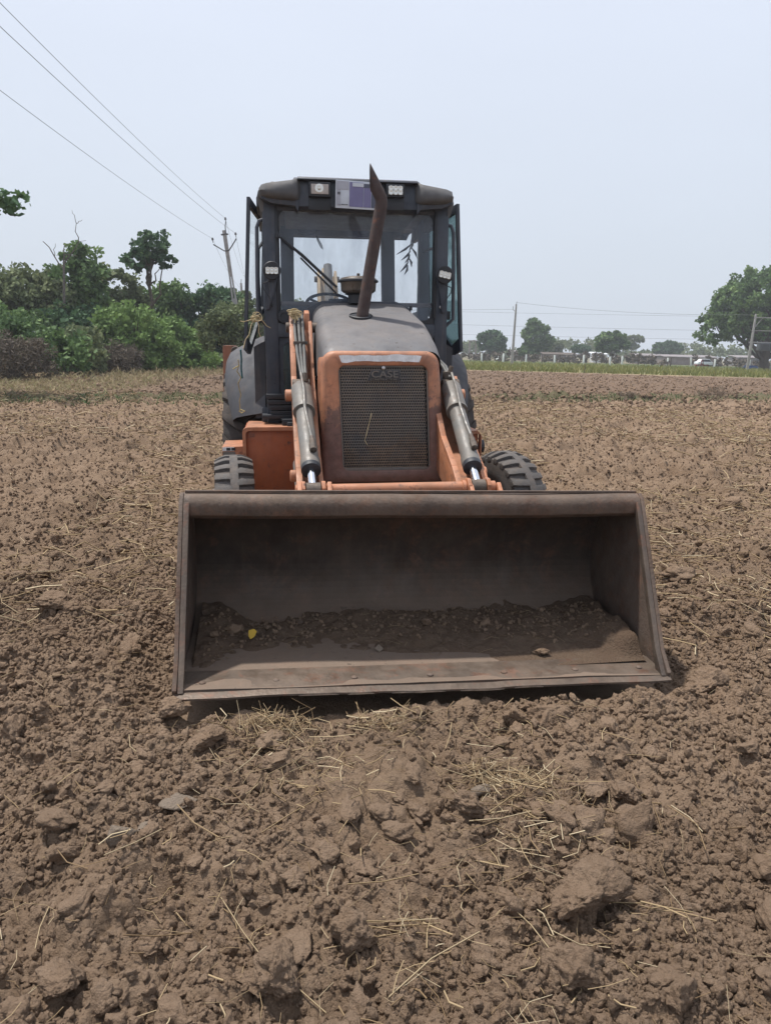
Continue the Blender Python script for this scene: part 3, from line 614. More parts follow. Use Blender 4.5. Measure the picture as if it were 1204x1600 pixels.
# ---- bucket cylinders, arms, cross tube ---------------------------------
for s in sgn():
    top = Vector((s * 0.515, 1.98, 1.36)); bot = Vector((s * 0.485, 1.08, 0.815)); ax = (bot - top).normalized()
    up = Vector((0, -ax.z, ax.y)).normalized(); up = up if up.z > 0 else -up
    cyl = part('bucket_cylinder', MB().lathe([(0.030, -0.03), (0.050, -0.01), (0.054, 0.02), (0.054, 0.68), (0.058, 0.682), (0.060, 0.72), (0.057, 0.745), (0.050, 0.747)], top + ax * 0.10, ax, 28), 'grey')
    part('shroud', MB().lathe([(0.064, 0.0), (0.069, 0.01), (0.069, 0.255), (0.065, 0.27), (0.056, 0.272)], top + ax * 0.02, ax, 28), 'grey', cyl)
    part('strap', MB().lathe([(0.058, 0.0), (0.0725, 0.001), (0.0725, 0.022), (0.058, 0.023)], top + ax * 0.275, ax, 28), 'grey', cyl)
    part('gland', MB().lathe([(0.0575, 0.0), (0.059, 0.004), (0.059, 0.035), (0.048, 0.042), (0.030, 0.043)], top + ax * 0.842, ax, 28), 'dark', cyl)
    part('rod', MB().lathe([(0.0255, 0.0), (0.0255, 0.22)], top + ax * 0.84, ax, 20), 'chrome', cyl)
    part('rod_eye', MB().lathe([(0.040, -0.044), (0.046, -0.04), (0.046, 0.04), (0.040, 0.044)], bot, (1, 0, 0), 24), 'pin', cyl)
    part('cylinder_eye', MB().lathe([(0.045, -0.06), (0.05, -0.055), (0.05, 0.055), (0.045, 0.06)], top, (1, 0, 0), 20), 'pin', cyl)
    pth = [top + up * 0.095 - ax * 0.02, top + up * 0.085 + ax * 0.15 + Vector((0.008, 0, 0)), top + up * 0.082 + ax * 0.35, top + up * 0.064 + ax * 0.5 + Vector((0.012, 0, 0)), top + up * 0.064 + ax * 0.56 + Vector((0.016, 0, 0)), top + up * 0.07 + ax * 0.64 + Vector((0.02, 0, 0))]
    part('pipe', MB().tube(pth, 0.0095, 8), 'grey', cyl)
    part('pipe_fitting', MB().lathe([(0.013, 0), (0.013, 0.03), (0.018, 0.035), (0.018, 0.075), (0.022, 0.078), (0.022, 0.13), (0.012, 0.135)], pth[-1], ax, 10), 'pin', cyl)
    # clevis plates and pin heads at the rod end
    for du in (-0.058, 0.058):
        part('clevis', MB().prism([(bot.y - 0.05, bot.z - 0.14), (bot.y + 0.10, bot.z - 0.14), (bot.y + 0.06, bot.z + 0.03), (bot.y + 0.02, bot.z + 0.052), (bot.y - 0.02, bot.z + 0.052), (bot.y - 0.05, bot.z + 0.02)], 'x', bot.x + du - 0.011, bot.x + du + 0.011), 'orange', L0, 0.003)
    part('pin_head', MB().lathe([(0.033, 0), (0.036, 0.004), (0.036, 0.032), (0.030, 0.036)], (bot.x + s * 0.069, bot.y, bot.z), (s, 0, 0), 16), 'orange')
    # arm: two side plates straddling the cylinder, web below
    poly = [(2.62, 1.80), (2.44, 1.86), (2.36, 1.80), (2.28, 1.66), (2.06, 1.40), (1.62, 1.03), (1.30, 0.885), (1.14, 0.79), (1.02, 0.60), (0.985, 0.34), (1.03, 0.26), (1.12, 0.30), (1.20, 0.56), (1.36, 0.70), (1.72, 0.80), (2.16, 1.10), (2.42, 1.42), (2.60, 1.66)]
    if s > 0: poly = [(2.20, 1.36), (2.10, 1.42), (2.02, 1.38)] + poly[5:15] + [(2.16, 1.12)]
    inner = 0.392 if s > 0 else 0.428
    for xx in (s * inner, s * 0.560):
        pl_ = poly if abs(xx) > .5 or s > 0 else [(a_, b_ - .05) for a_, b_ in poly]
        arm = part('loader_arm', MB().prism(pl_, 'x', xx - 0.013, xx + 0.013), 'orange', L0, 0.004)
    edge = ([(2.33, 1.76)] if s < 0 else []) + [(2.06, 1.42), (1.62, 1.05), (1.30, 0.905), (1.15, 0.81)]
    for xx in ((s * 0.392, s * 0.560) if s > 0 else (-0.560,)):
        mb = MB()
        for a, b in zip(edge[:-1], edge[1:]): mb.bar((xx, a[0], a[1]), (xx, b[0], b[1]), 0.036, 0.022, (0, -0.6, 0.8))
        part('arm_flange', mb, 'orange', L0, 0.003)
    mb = MB(); mb.bar((s * 0.476, 2.12, 1.33), (s * 0.476, 1.70, 0.93), 0.14, 0.02, (0, -0.6, 0.8)); mb.bar((s * 0.476, 1.70, 0.93), (s * 0.476, 1.25, 0.72), 0.14, 0.02, (0, -0.6, 0.8)); part('arm_web', mb, 'orange')
    part('arm_pin', MB().lathe([(0.03, -0.125), (0.036, -0.12), (0.036, 0.12), (0.03, 0.125)], (s * 0.476, 2.47 if s < 0 else 2.10, 1.76 if s < 0 else 1.36), (1, 0, 0), 16), 'pin')
    part('pin_boss', MB().lathe([(0.032, 0), (0.040, 0.006), (0.040, 0.045), (0.032, 0.05)], (s * 0.573, 2.0, 1.30), (s, 0, 0), 16), 'orange')
    part('pin_boss', MB().lathe([(0.030, 0), (0.037, 0.006), (0.037, 0.035), (0.028, 0.04)], (s * 0.573, 1.36, 0.855), (s, 0, 0), 16), 'orange')
    # loader tower
    for du in (0.0,):
        part('loader_tower', MB().prism([(2.36, 0.45), (2.74, 0.45), (2.74, 1.62), (2.62, 1.80), (2.50, 1.80), (2.42, 1.74), (2.33, 1.56), (2.20, 1.30), (2.20, 0.80)] if s < 0 else [(2.30, 0.45), (2.74, 0.45), (2.74, 1.30), (2.20, 1.30), (2.15, 0.80)], 'x', s * 0.455 - 0.018, s * 0.455 + 0.018), 'orange', L0, 0.005)
    if s < 0: part('tower_ear', MB().prism([(2.40, 1.60), (2.62, 1.60), (2.60, 1.84), (2.52, 1.885), (2.44, 1.86)], 'x', s * 0.448 - 0.018, s * 0.448 + 0.018), 'orange', L0, 0.006)
    part('lift_cylinder', MB().tube([(s * 0.52, 2.30, 0.78), (s * 0.52, 1.62, 0.70)], 0.055, 18).tube([(s * 0.52, 1.62, 0.70), (s * 0.52, 1.30, 0.66)], 0.028, 14), 'grey')
part('cross_tube', MB().lathe([(0.036, -0.412), (0.036, 0.412)], (0, 1.08, 0.815), (1, 0, 0), 20), 'orange')
for s in sgn(): part('tube_collar', MB().lathe([(0.036, 0), (0.043, 0.003), (0.043, 0.022), (0.036, 0.025)], (s * 0.385, 1.08, 0.815), (s, 0, 0), 20), 'orange')
# hoses along the left arm
for k, (dx, dz) in enumerate(((-0.05, 0.0), (-0.01, 0.015), (0.03, 0.0))):
    part('hydraulic_hose', MB().tube([(-0.505 + dx * .7, 2.62, 1.62), (-0.505 + dx * .7, 2.52, 1.82 + dz), (-0.505 + dx * .7, 2.40, 1.84 + dz), (-0.505 + dx * 0.7, 2.28, 1.72 + dz), (-0.50 + dx * 0.6, 2.16, 1.58), (-0.495 + dx * 0.4, 2.04, 1.47), (-0.49 + dx * .3, 1.95, 1.42)], 0.011, 8), 'hose')
part('hose_clamp', MB().box((-0.505, 2.21, 1.65), (0.10, 0.02, 0.022)), 'pin', L0, 0.003)
part('hose_fitting', MB().lathe([(0.014, 0), (0.014, 0.03), (0.019, 0.032), (0.019, 0.06), (0.012, 0.062)], (-0.49, 1.95, 1.45), (0, -0.4, -0.9), 8), 'pin')
for k in (0, 1):
    part('hydraulic_hose', MB().tube([(0.46 + k * .02, 2.35, 1.50), (0.47 + k * .02, 2.22, 1.53), (0.49 + k * .02, 2.1, 1.49), (0.505, 1.98 - k * .03, 1.42)], 0.011, 8), 'hose')
part('valve_block', MB().box((0.50, 2.0, 1.43), (0.06, 0.06, 0.06)).lathe([(0.016, 0), (0.016, 0.05)], (0.51, 1.99, 1.45), (0.3, 0, 1), 10), 'pin', L0, 0.004)

# ---- engine cowl ---------------------------------------------------------
def lean(w): return 0.06 * (w - 0.73)
def sh_c(w): return .004 + .020 * (1.6 - w) / .87
def sh_g(w): return .018 + .024 * (1.506 - w) / .69
def ring(u0, u1, w0, w1, r, v, rb=None, taper=0.0, n=6, sh=None):
    sh = sh or (sh_c if w0 < .80 else sh_g); out = []
    for a, b in rrect(u0, u1, w0, w1, r, n, rb): out.append((a * (1 - taper * (b - 0.73) / 0.87) + sh(b), v + lean(b), b))
    return out
mb = MB()
mb.loft([ring(-.297, .297, .815, 1.505, .045, 1.80), ring(-.297, .297, .815, 1.505, .045, 1.748), ring(-.303, .303, .808, 1.511, .048, 1.742),
         ring(-.392, .392, .745, 1.572, .075, 1.742, .03, .085), ring(-.412, .412, .735, 1.590, .085, 1.750, .03, .085), ring(-.425, .425, .732, 1.598, .09, 1.775, .02, .085), ring(-.428, .428, .73, 1.600, .09, 1.86, .02, .08), ring(-.430, .430, .73, 1.600, .09, 2.02, .02, .07)])
cowl = part('engine_cowl', mb, 'cowl', smooth=50)
part('lower_panel', MB().prism([(-.400, .655), (.450, .655), (.448, .727), (-.402, .727)], 'y', 1.752, 1.98), 'cowl', cowl, 0.006)
for s in sgn():
    part('cowl_side', MB().prism([(2.02, .66), (2.72, .66), (2.72, 1.40), (2.02, 1.36)], 'x', s * .405 + .012, s * .405 + .028), 'cowl', cowl, 0.004)
part('reflective_strip', MB().loft([[(u, 1.7385 + lean(1.55) + 0.03 * abs(u / .33) ** 8, (1.532 if w == 0 else 1.574) + .004 * float(fbm(np.array([u * 9]), np.array([w * 7.0]), 1.0, 4, .7)[0]) - .008 * (u / .33) ** 2 + (-.01 if u > .29 else 0) * w) for u in np.linspace(-.325, .318, 60)] for w in (0, 1)] , False), 'reflect', cowl, solid=0.002)
# grille: perforated plate
mb = MB(); pu, pw, hr = 0.0165, 0.0178, 0.0063; gu0, gw0 = -0.285, 0.835
V = []; Fq = []
rows = 37; cols = 34
for r_ in range(rows):
    for c_ in range(cols):
        cx = gu0 + (c_ + 0.25 + 0.5 * (r_ % 2)) * pu; cz = gw0 + (r_ + .5) * pw
        b = len(V); hx, hz = pu / 2, pw / 2; cx += sh_g(cz)
        for q in ((-hx, -hz), (0, -hz), (hx, -hz), (hx, 0), (hx, hz), (0, hz), (-hx, hz), (-hx, 0)): V.append((cx + q[0], 1.758 + lean(cz), cz + q[1]))
        for a in (225, 270, 315, 0, 45, 90, 135, 180): V.append((cx + hr * math.cos(rad(a)), 1.758 + lean(cz), cz + hr * math.sin(rad(a))))
        for a in (225, 270, 315, 0, 45, 90, 135, 180): V.append((cx + hr * math.cos(rad(a)), 1.763 + lean(cz), cz + hr * math.sin(rad(a))))
        for k in range(8):
            k2 = (k + 1) % 8; Fq.append((b + k, b + k2, b + 8 + k2, b + 8 + k)); Fq.append((b + 8 + k, b + 8 + k2, b + 16 + k2, b + 16 + k))
me = npmesh('grille_mesh', np.array(V), np.array(Fq)); gm = link('grille_mesh', me, M['grille'], L0)
gu1 = gu0 + (cols + .5) * pu; gw1 = gw0 + rows * pw
mb = MB(); mb.loft([ring(gu0 - .002, gu1 + .002, gw0 - .002, gw1 + .002, .001, 1.7575), ring(gu0 - .004, gu1 + .004, gw0 - .004, gw1 + .004, .008, 1.752), ring(-.296, .296, .816, 1.504, .044, 1.752), ring(-.296, .296, .816, 1.504, .044, 1.79)]); part('grille_frame', mb, 'grille_frame', gm)
part('emblem_plate', MB().prism([(-.088, 1.404), (.132, 1.404), (.132, 1.474), (-.058, 1.474)], 'y', 1.7545 + lean(1.44), 1.762 + lean(1.44)), 'emblem_plate', gm, 0.002)
part('radiator', MB().span(-.30, .36, 1.88, 1.93, .78, 1.52), 'dark')
dg = bpy.context.evaluated_depsgraph_get()
def text_mesh(txt, size, ext):
    cu = bpy.data.curves.new('emblem', 'FONT'); cu.body = txt; cu.size = size; cu.extrude = ext; cu.align_x = 'CENTER'; cu.offset = size * 0.012
    o = bpy.data.objects.new('emblem', cu); col.objects.link(o); bpy.context.view_layer.update()
    me = bpy.data.meshes.new_from_object(o.evaluated_get(bpy.context.evaluated_depsgraph_get())); bpy.data.objects.remove(o); bpy.data.curves.remove(cu); me.name = 'emblem_letters'; return me
me = text_mesh('CASE', 0.062, 0.006); me.transform(Matrix.Scale(1.25, 4, (1, 0, 0)) @ Matrix.Rotation(0, 4, 'X')); o = link('emblem_letters', me, M['grille_frame'], gm); o.location = (0.028, 1.749 + lean(1.44), 1.428); o.rotation_euler = (rad(90 - 3.4), 0, 0)
me = text_mesh('CONSTRUCTION', 0.0185, 0.004); me.transform(Matrix.Scale(1.2, 4, (1, 0, 0))); o = link('emblem_letters', me, M['grille_frame'], gm); o.location = (0.020, 1.750 + lean(1.41), 1.409); o.rotation_euler = (rad(90 - 3.4), 0, 0)
part('grille_bolt', MB().lathe([(0.014, 0), (0.014, 0.005), (0.008, 0.012), (0.002, 0.013)], (0.020, 1.750 + lean(1.485), 1.488), (0, -1, 0), 12), 'bright', gm)

# ---- bonnet ---------------------------------------------------------------
def hood_z(v): return float(np.interp(v, [1.825, 1.86, 1.95, 2.42, 3.0, 3.06], [1.596, 1.622, 1.668, 1.830, 1.960, 1.966]))
secs = []
for v in (1.825, 1.835, 1.86, 1.90, 1.95, 2.05, 2.2, 2.4, 2.6, 2.8, 3.0, 3.06):
    z = hood_z(v); hw = float(np.interp(v, [1.8, 2.3, 3.0], [.390, .410, .398])); rb_ = 0.075 + 0.03 * (v - 1.8); zb = float(np.interp(v, [1.8, 1.95, 3.06], [1.50, 1.40, 1.55])); s_ = [(-hw - .010, v, zb)]
    for i in range(9):
        a = rad(180 - 90 * i / 8); s_.append((-hw + rb_ + rb_ * math.cos(a), v, z - rb_ + rb_ * math.sin(a)))
    for t in (-.5, 0, .5): s_.append((t * (hw - rb_) * 1.2, v, z + 0.014 * min(1, max(0, (v - 1.83) / .5)) * (1 - t * t * 2)))
    for i in range(9):
        a = rad(90 - 90 * i / 8); s_.append((hw - rb_ + rb_ * math.cos(a), v, z - rb_ + rb_ * math.sin(a)))
    s_.append((hw + .010, v, zb)); secs.append([(a_ + .018, b_, c_) for a_, b_, c_ in s_])
hood = part('bonnet', MB().loft(secs, False), 'hood', smooth=60)
part('dash_cowl', MB().prism([(-.42, 1.80), (.42, 1.80), (.42, 1.93), (.30, 1.985), (-.30, 1.985), (-.42, 1.93)], 'y', 3.02, 3.17), 'black', L0, 0.01)
part('bonnet_latch', MB().box((0.395, 2.90, 1.93), (0.02, 0.04, 0.035)), 'dark', hood, 0.004)
# exhaust: port, stack bending right then back to a slash-cut mouth
E0 = Vector((0.0, 2.42, 0.0))
part('exhaust_port', MB().lathe([(0.086, -0.02), (0.086, 0.006), (0.080, 0.009), (0.078, 0.002)], (-0.058, 2.425, 1.845), (0, -0.27, 1), 24), 'dark', hood)
pts = [E0 + Vector(p) for p in ((-.083, 0, 1.65), (-.047, 0, 1.852), (.009, 0, 2.174), (.064, 0, 2.480), (.083, 0, 2.575), (.090, 0, 2.615), (.087, 0, 2.650), (.072, 0, 2.682), (.056, 0, 2.710))]
mb = MB(); mb.tube(pts, 0.0435, 20, False)
nv = len(mb.v)
for k in range(nv - 20, nv):                             # slash cut
    p = Vector(mb.v[k]); dd = Vector((-.50, 0, .87)); mb.v[k] = tuple(p + dd * ((0.010 - p.x) / dd.x))
part('exhaust_pipe', mb, 'exhaust', smooth=60, solid=0.003)
# air pre-cleaner
C_ = (-0.020, 2.93, 1.96)
pc = part('air_precleaner', MB().lathe([(0.075, 0.0), (0.075, 0.065), (0.095, 0.075), (0.118, 0.082), (0.136, 0.098), (0.140, 0.155), (0.150, 0.168), (0.148, 0.178), (0.136, 0.192), (0.09, 0.203), (0.02, 0.207)], C_, (0, 0, 1), 32), worn('smoked_bowl', (0.055, 0.05, 0.043), dust=0.3, rough=0.35, scale=10, spots=0.1))
part('bowl_rim', MB().lathe([(0.144, 0.158), (0.156, 0.163), (0.156, 0.175), (0.144, 0.181)], C_, (0, 0, 1), 32, False), 'dark', pc)
part('bowl_neck', MB().lathe([(0.082, 0.0), (0.082, 0.062), (0.11, 0.072)], C_, (0, 0, 1), 24), 'dark', pc)
part('bowl_nut', MB().lathe([(0.012, 0), (0.012, 0.02), (0.006, 0.024)], (C_[0], C_[1], C_[2] + 0.207), (0, 0, 1), 8), 'pin', pc)

# ---- cab --------------------------------------------------------------------
FV, BV = 3.20, 4.72                                       # front and rear planes
cab = part('cab_frame', MB(), 'black') if False else None
for s in sgn():
    a = part('front_post', MB().prism([(s * .705 - .054, 1.00), (s * .705 + .054, 1.00), (s * .70 + .054, 2.80), (s * .70 - .054, 2.80)], 'y', FV - 0.02, FV + 0.09), 'black', L0, 0.012)
    part('post_channel', MB().span(s * .648 - .012, s * .648 + .012, FV - 0.024, FV + 0.05, 1.86, 2.72), 'dark', a, 0.004)
    part('door_post', MB().span(s * .722 - .032, s * .722 + .032, 3.295, 3.36, 1.02, 2.80), 'black', L0, 0.01)
    part('rear_post', MB().prism([(s * .52 - .065 - .03, 1.4), (s * .52 + .065 - .03, 1.4), (s * .50 + .065 - .035, 2.80), (s * .50 - .065 - .035, 2.80)], 'y', BV - 0.10, BV), 'interior', L0, 0.012)
    part('middle_post', MB().span(s * .73 - .045, s * .73 + .045, 4.05, 4.17, 1.02, 2.80), 'interior', L0, 0.01)
    part('cab_side_panel', MB().span(s * .76 - .02, s * .76 + .02, 4.1, BV, 1.0, 1.98), 'black', L0, 0.008)
    part('side_rail', MB().span(s * .76 - .04, s * .76 + .04, FV + .1, BV - .1, 2.72, 2.80), 'black', L0, 0.01)
    part('sill', MB().span(s * .76 - .045, s * .76 + .045, FV + .08, 4.1, 1.00, 1.12), 'black', L0, 0.01)
    # lower front panel with a narrow window beside the bonnet
    lo, hi = (0.455, 0.66) if s > 0 else (-0.66, -0.455)
    mb = MB(); mb.loft([[(a_, FV + .03, b_) for a_, b_ in rrect(lo, hi, 1.04, 1.72, .01, 5)], [(a_, FV + .01, b_) for a_, b_ in rrect(lo, hi, 1.04, 1.72, .01, 5)], [(a_, FV + .01, b_) for a_, b_ in rrect(lo + .045, hi - .035, 1.12, 1.66, .05, 5)], [(a_, FV + .03, b_) for a_, b_ in rrect(lo + .045, hi - .035, 1.12, 1.66, .05, 5)]])
    lp = part('lower_front_panel', mb, 'black')
    part('lower_window', MB().prism(rrect(lo + .04, hi - .03, 1.11, 1.67, .05, 5), 'y', FV + .022, FV + .027), 'glass_side', lp)
part('windscreen_sill', MB().span(-.70, .70, FV - .015, FV + .05, 1.70, 1.815), 'black', L0, 0.01)
part('windscreen_header', MB().span(-.70, .70, FV - .01, FV + .06, 2.68, 2.80), 'black', L0, 0.008)
part('rear_sill', MB().span(-.60, .60, BV - .08, BV, 1.98, 2.06), 'interior', L0, 0.01)
part('rear_lower_panel', MB().span(-.60, .60, BV - .05, BV - .02, 1.0, 1.98), 'dark')
part('rear_header', MB().span(-.60, .60, BV - .09, BV, 2.70, 2.80), 'interior', L0, 0.01)
gs = part('windscreen', MB().prism(rrect(-.655, .655, 1.815, 2.70, .05, 5), 'y', FV + .004, FV + .010), 'glass')
mb = MB(); oR = rrect(-.662, .662, 1.80, 2.71, .05, 6); iR = rrect(-.625, .625, 1.845, 2.69, .07, 6)
mb.loft([[(a, FV + .0, b) for a, b in oR], [(a, FV - .006, b) for a, b in oR], [(a, FV - .006, b) for a, b in iR], [(a, FV + .0, b) for a, b in iR]]); part('windscreen_seal', mb, 'dark', gs)
part('rear_window', MB().prism(rrect(-.50, .42, 2.06, 2.70, .05, 5), 'y', BV - .05, BV - .045), 'glass_rear')
for s in sgn(): part('quarter_window', MB().span(s * .765 - .003, s * .765 + .003, 4.17, BV - .10, 1.98, 2.72), 'glass_rear')
part('dash_bar', MB().span(-.66, .66, FV + .06, FV + .085, 1.955, 1.99), worn('faded_dash', (.13, .12, .13), dust=.2), L0, 0.004)
part('cab_floor', MB().span(-.76, .76, FV + .1, BV - .06, 0.98, 1.02), 'dark')
# interior
dsh = part('steering_column', MB().tube([(-.12, 3.34, 1.3), (-.12, 3.52, 1.88)], .05, 14).box((-.12, 3.42, 1.80), (.26, .16, .14), (-.3, 0, 0)).box((-.14, 3.36, 1.97), (.17, .10, .10)), 'dark', L0, 0.008)
mb = MB(); cw = Vector((-.20, 3.62, 1.99)); ring_ = [cw + Vector((.20 * math.cos(t), .17 * math.sin(t), -.10 * math.sin(t) * -1)) for t in np.linspace(0, 2 * math.pi, 29)]
mb.tube(ring_, .014, 8, False)
for t in (0.5, 2.6, 4.7): mb.tube([cw + Vector((0, 0, -.03)), cw + Vector((.20 * math.cos(t), .17 * math.sin(t), .10 * math.sin(t)))], .012, 6)
part('steering_wheel', mb, 'dark')
st = part('seat_cushion', MB().box((-.05, 4.12, 1.42), (.50, .50, .13), (.06, 0, 0)), 'dark', L0, 0.04)
part('seat_back', MB().box((-.05, 4.38, 1.72), (.48, .12, .56), (-.15, 0, 0)), 'dark', L0, 0.04); part('seat_pedestal', MB().span(-.22, .12, 3.98, 4.28, 1.02, 1.36), 'dark', L0, 0.02)
for k in (-.40, .30): part('control_lever', MB().tube([(k, 3.7, 1.3), (k - .02, 3.62, 1.72), (k - .03, 3.60, 1.86)], .012, 8).lathe([(.012, 0), (.025, .02), (.028, .05), (.018, .075)], (k - .03, 3.60, 1.85), (0, 0, 1), 12), 'dark')
cons = part('overhead_console', MB().prism([(3.32, 2.79), (3.36, 2.70), (4.05, 2.668), (4.10, 2.70), (4.10, 2.79)], 'x', -.56, .52), 'headliner', L0, 0.02)
for x in (-.36, .20):
    mb = MB(); mb.tube([(x - .09, 4.07, 2.668), (x - .07, 4.07, 2.638), (x - .03, 4.07, 2.628), (x + .03, 4.07, 2.628), (x + .07, 4.07, 2.638), (x + .09, 4.07, 2.668)], .011, 8); part('overhead_handle', mb, 'dark', cons)
part('hanging_strap', MB().tube([(-.30, 3.9, 2.63), (-.28, 3.9, 2.56), (-.25, 3.9, 2.50), (-.235, 3.9, 2.485), (-.24, 3.9, 2.51), (-.29, 3.9, 2.60)], .005, 6), 'dark')
# little bunch of dried leaves hung inside by the middle post
mb = MB(); rg2 = np.random.RandomState(8); base = Vector((.60, 3.95, 2.70)); mb.tube([base, base + Vector((-.02, 0, -.12)), base + Vector((-.05, 0, -.30))], .004, 5)
for k in range(9):
    p = base + Vector((-.05 * k / 8, 0, -.08 - .25 * k / 8)); q = p + Vector((rg2.normal() * .05 - .02, rg2.normal() * .02, -.07 - .04 * rg2.rand())); mb.tube([p, (p + q) / 2 + Vector((.01, 0, 0)), q], [.004, .012, .002], 5)
tw = mb.build('hanging_twig', M['bark_grey']); tw.location = L0.location; tw.rotation_euler = L0.rotation_euler; tag(tw, 'withered leafy twig hanging inside the cab window', 'twig')

# roof
zt = 2.895
mb = MB(); secs = []
for v, dz, hw in ((3.16, -0.02, .73), (3.22, 0.0, .75), (3.6, .03, .77), (4.2, .03, .77), (4.7, .0, .75), (4.86, -.05, .72), (4.90, -.10, .70)):
    s_ = [(-hw, v, 2.78)] + [(-hw + .06 * (1 - math.cos(rad(a))), v, zt - .06 + dz - .02 + .06 * math.sin(rad(a))) for a in (0, 30, 60, 90)] + [(-.45, v, zt + dz - .01), (0, v, zt + dz + .01), (.45, v, zt + dz - .01)] + [(hw - .06 * (1 - math.cos(rad(a))), v, zt - .06 + dz - .02 + .06 * math.sin(rad(a))) for a in (90, 60, 30, 0)] + [(hw, v, 2.78)]
    secs.append(s_)
mb.loft(secs, True, True); roof = part('roof', mb, 'roof', smooth=50)
# side lobes of the visor
for s in sgn():
    secs = []
    for t, v0, zlo, zhi in ((0.455, 3.11, 2.735, 2.918), (0.485, 3.05, 2.735, 2.912), (0.52, 3.03, 2.737, 2.896), (0.62, 3.025, 2.742, 2.880), (0.715, 3.035, 2.75, 2.868), (0.755, 3.055, 2.76, 2.858), (0.775, 3.12, 2.765, 2.845)):
        s_ = [(s * t, 3.50, zlo + .03), (s * t, v0 + .06, zlo), (s * t, v0 + .015, zlo + .015), (s * t, v0, zlo + .045), (s * t, v0 + .01, zhi - .05), (s * t, v0 + .035, zhi - .015), (s * t, v0 + .09, zhi), (s * t, 3.50, zhi + .03)]
        secs.append(s_)
    lobe = part('roof_lobe', MB().loft(secs, True, True), 'roof', roof, smooth=50)
    part('lobe_underside', MB().prism([(s * .50, 2.70), (s * .68, 2.715), (s * .76, 2.75), (s * .76, 2.765), (s * .47, 2.755), (s * .47, 2.66)], 'y', 3.09, 3.22), 'black', roof, 0.006)
    part('roof_cap_bolt', MB().lathe([(.03, 0), (.03, .02), (.02, .034), (.004, .04)], (s * .665, 3.35, 2.885), (0, 0, 1), 12), 'roof', roof)
    # outer flank of the roof
    part('roof_flank', MB().prism([(s * .715, 2.80), (s * .78, 2.83), (s * .795, 2.77), (s * .76, 2.66), (s * .715, 2.66)], 'y', 3.18, 4.7), 'roof', roof, 0.012)
mb = MB(); mb.prism([(3.10, 2.70), (3.12, 2.90), (3.17, 2.925), (3.40, 2.93), (3.40, 2.80), (3.18, 2.68)], 'x', -.505, .505); part('visor_recess', mb, 'black', roof, 0.012)
mb = MB(); mb.prism([(3.062, 2.893), (3.072, 2.908), (3.12, 2.922), (3.42, 2.935), (3.42, 2.91), (3.12, 2.900), (3.085, 2.888)], 'x', -.475, .475); part('visor_brow', mb, 'black', roof, 0.006)
def worklamp(x, z, w_, h_, mat_, led, nm='work_lamp'):
    b_ = part(nm, MB().span(x - w_ / 2 - .018, x + w_ / 2 + .018, 3.055, 3.13, z - h_ / 2 - .018, z + h_ / 2 + .018), 'dark', L0, 0.008)
    part('lamp_lens', MB().span(x - w_ / 2, x + w_ / 2, 3.049, 3.056, z - h_ / 2, z + h_ / 2), mat_, b_, 0.002)
    if led:
        for i in range(3):
            for j in range(2): part('led_cell', MB().lathe([(.0, -.001), (.017, .001), (.019, .006), (.015, .0065), (.004, .002)], (x + (i - 1) * w_ / 3, 3.048, z + (j - .5) * h_ / 2), (0, -1, 0), 12), 'ledchip', b_)
    else: part('lamp_reflector', MB().lathe([(.032, 0), (.034, .004), (.026, .006), (.012, .003), (.010, .012), (.002, .014)], (x - .005, 3.050, z + .004), (0, -1, 0), 18), 'ledchip', b_)
    part('lamp_bracket', MB().span(x - w_ / 2 - .02, x + w_ / 2 + .02, 3.09, 3.14, z - h_ / 2 - .11, z - h_ / 2 - .016), 'dark', b_, 0.004)
worklamp(-.305, 2.822, .135, .072, 'lens_amber', False)
worklamp(.290, 2.832, .112, .062, 'lens', True)
# number board hung between the lamps
sb = part('sign_board', MB().box((-.012, 3.045, 2.785), (.345, .012, .205), (0, .03, 0)), 'board_white', L0, 0.003)
def patch(nm, x0, x1, z0, z1, m, dv=0.0): part(nm, MB().box((-.012 + (x0 + x1) / 2, 3.0375 - dv, 2.785 + (z0 + z1) / 2 - .03 * (x0 + x1) / 2), (x1 - x0, .003, z1 - z0), (0, .03, 0)), m, sb)
patch('printed_panel', -.165, -.068, .035, .096, 'board_grey'); patch('printed_panel', -.165, -.135, -.085, .032, 'board_grey')
patch('printed_panel', -.064, .045, -.088, .092, 'board_violet'); patch('printed_panel', .048, .105, -.088, .055, 'board_violet'); patch('printed_panel', .108, .150, -.088, .020, 'board_slate'); patch('printed_panel', -.040, .048, .060, .088, 'board_white', .003); patch('printed_panel', .045, .105, .055, .085, 'board_slate')
for x in (-.155, -.150, -.142): patch('printed_mark', x, x + .004, -.004, .014, 'ink', .003)
for x, l_ in ((-.125, .010), (-.108, .007), (-.092, .009)): patch('printed_mark', x, x + l_, -.078, -.073, 'ink', .003)
patch('printed_rule', -.158, -.072, -.0765, -.0755, 'ink', .002)
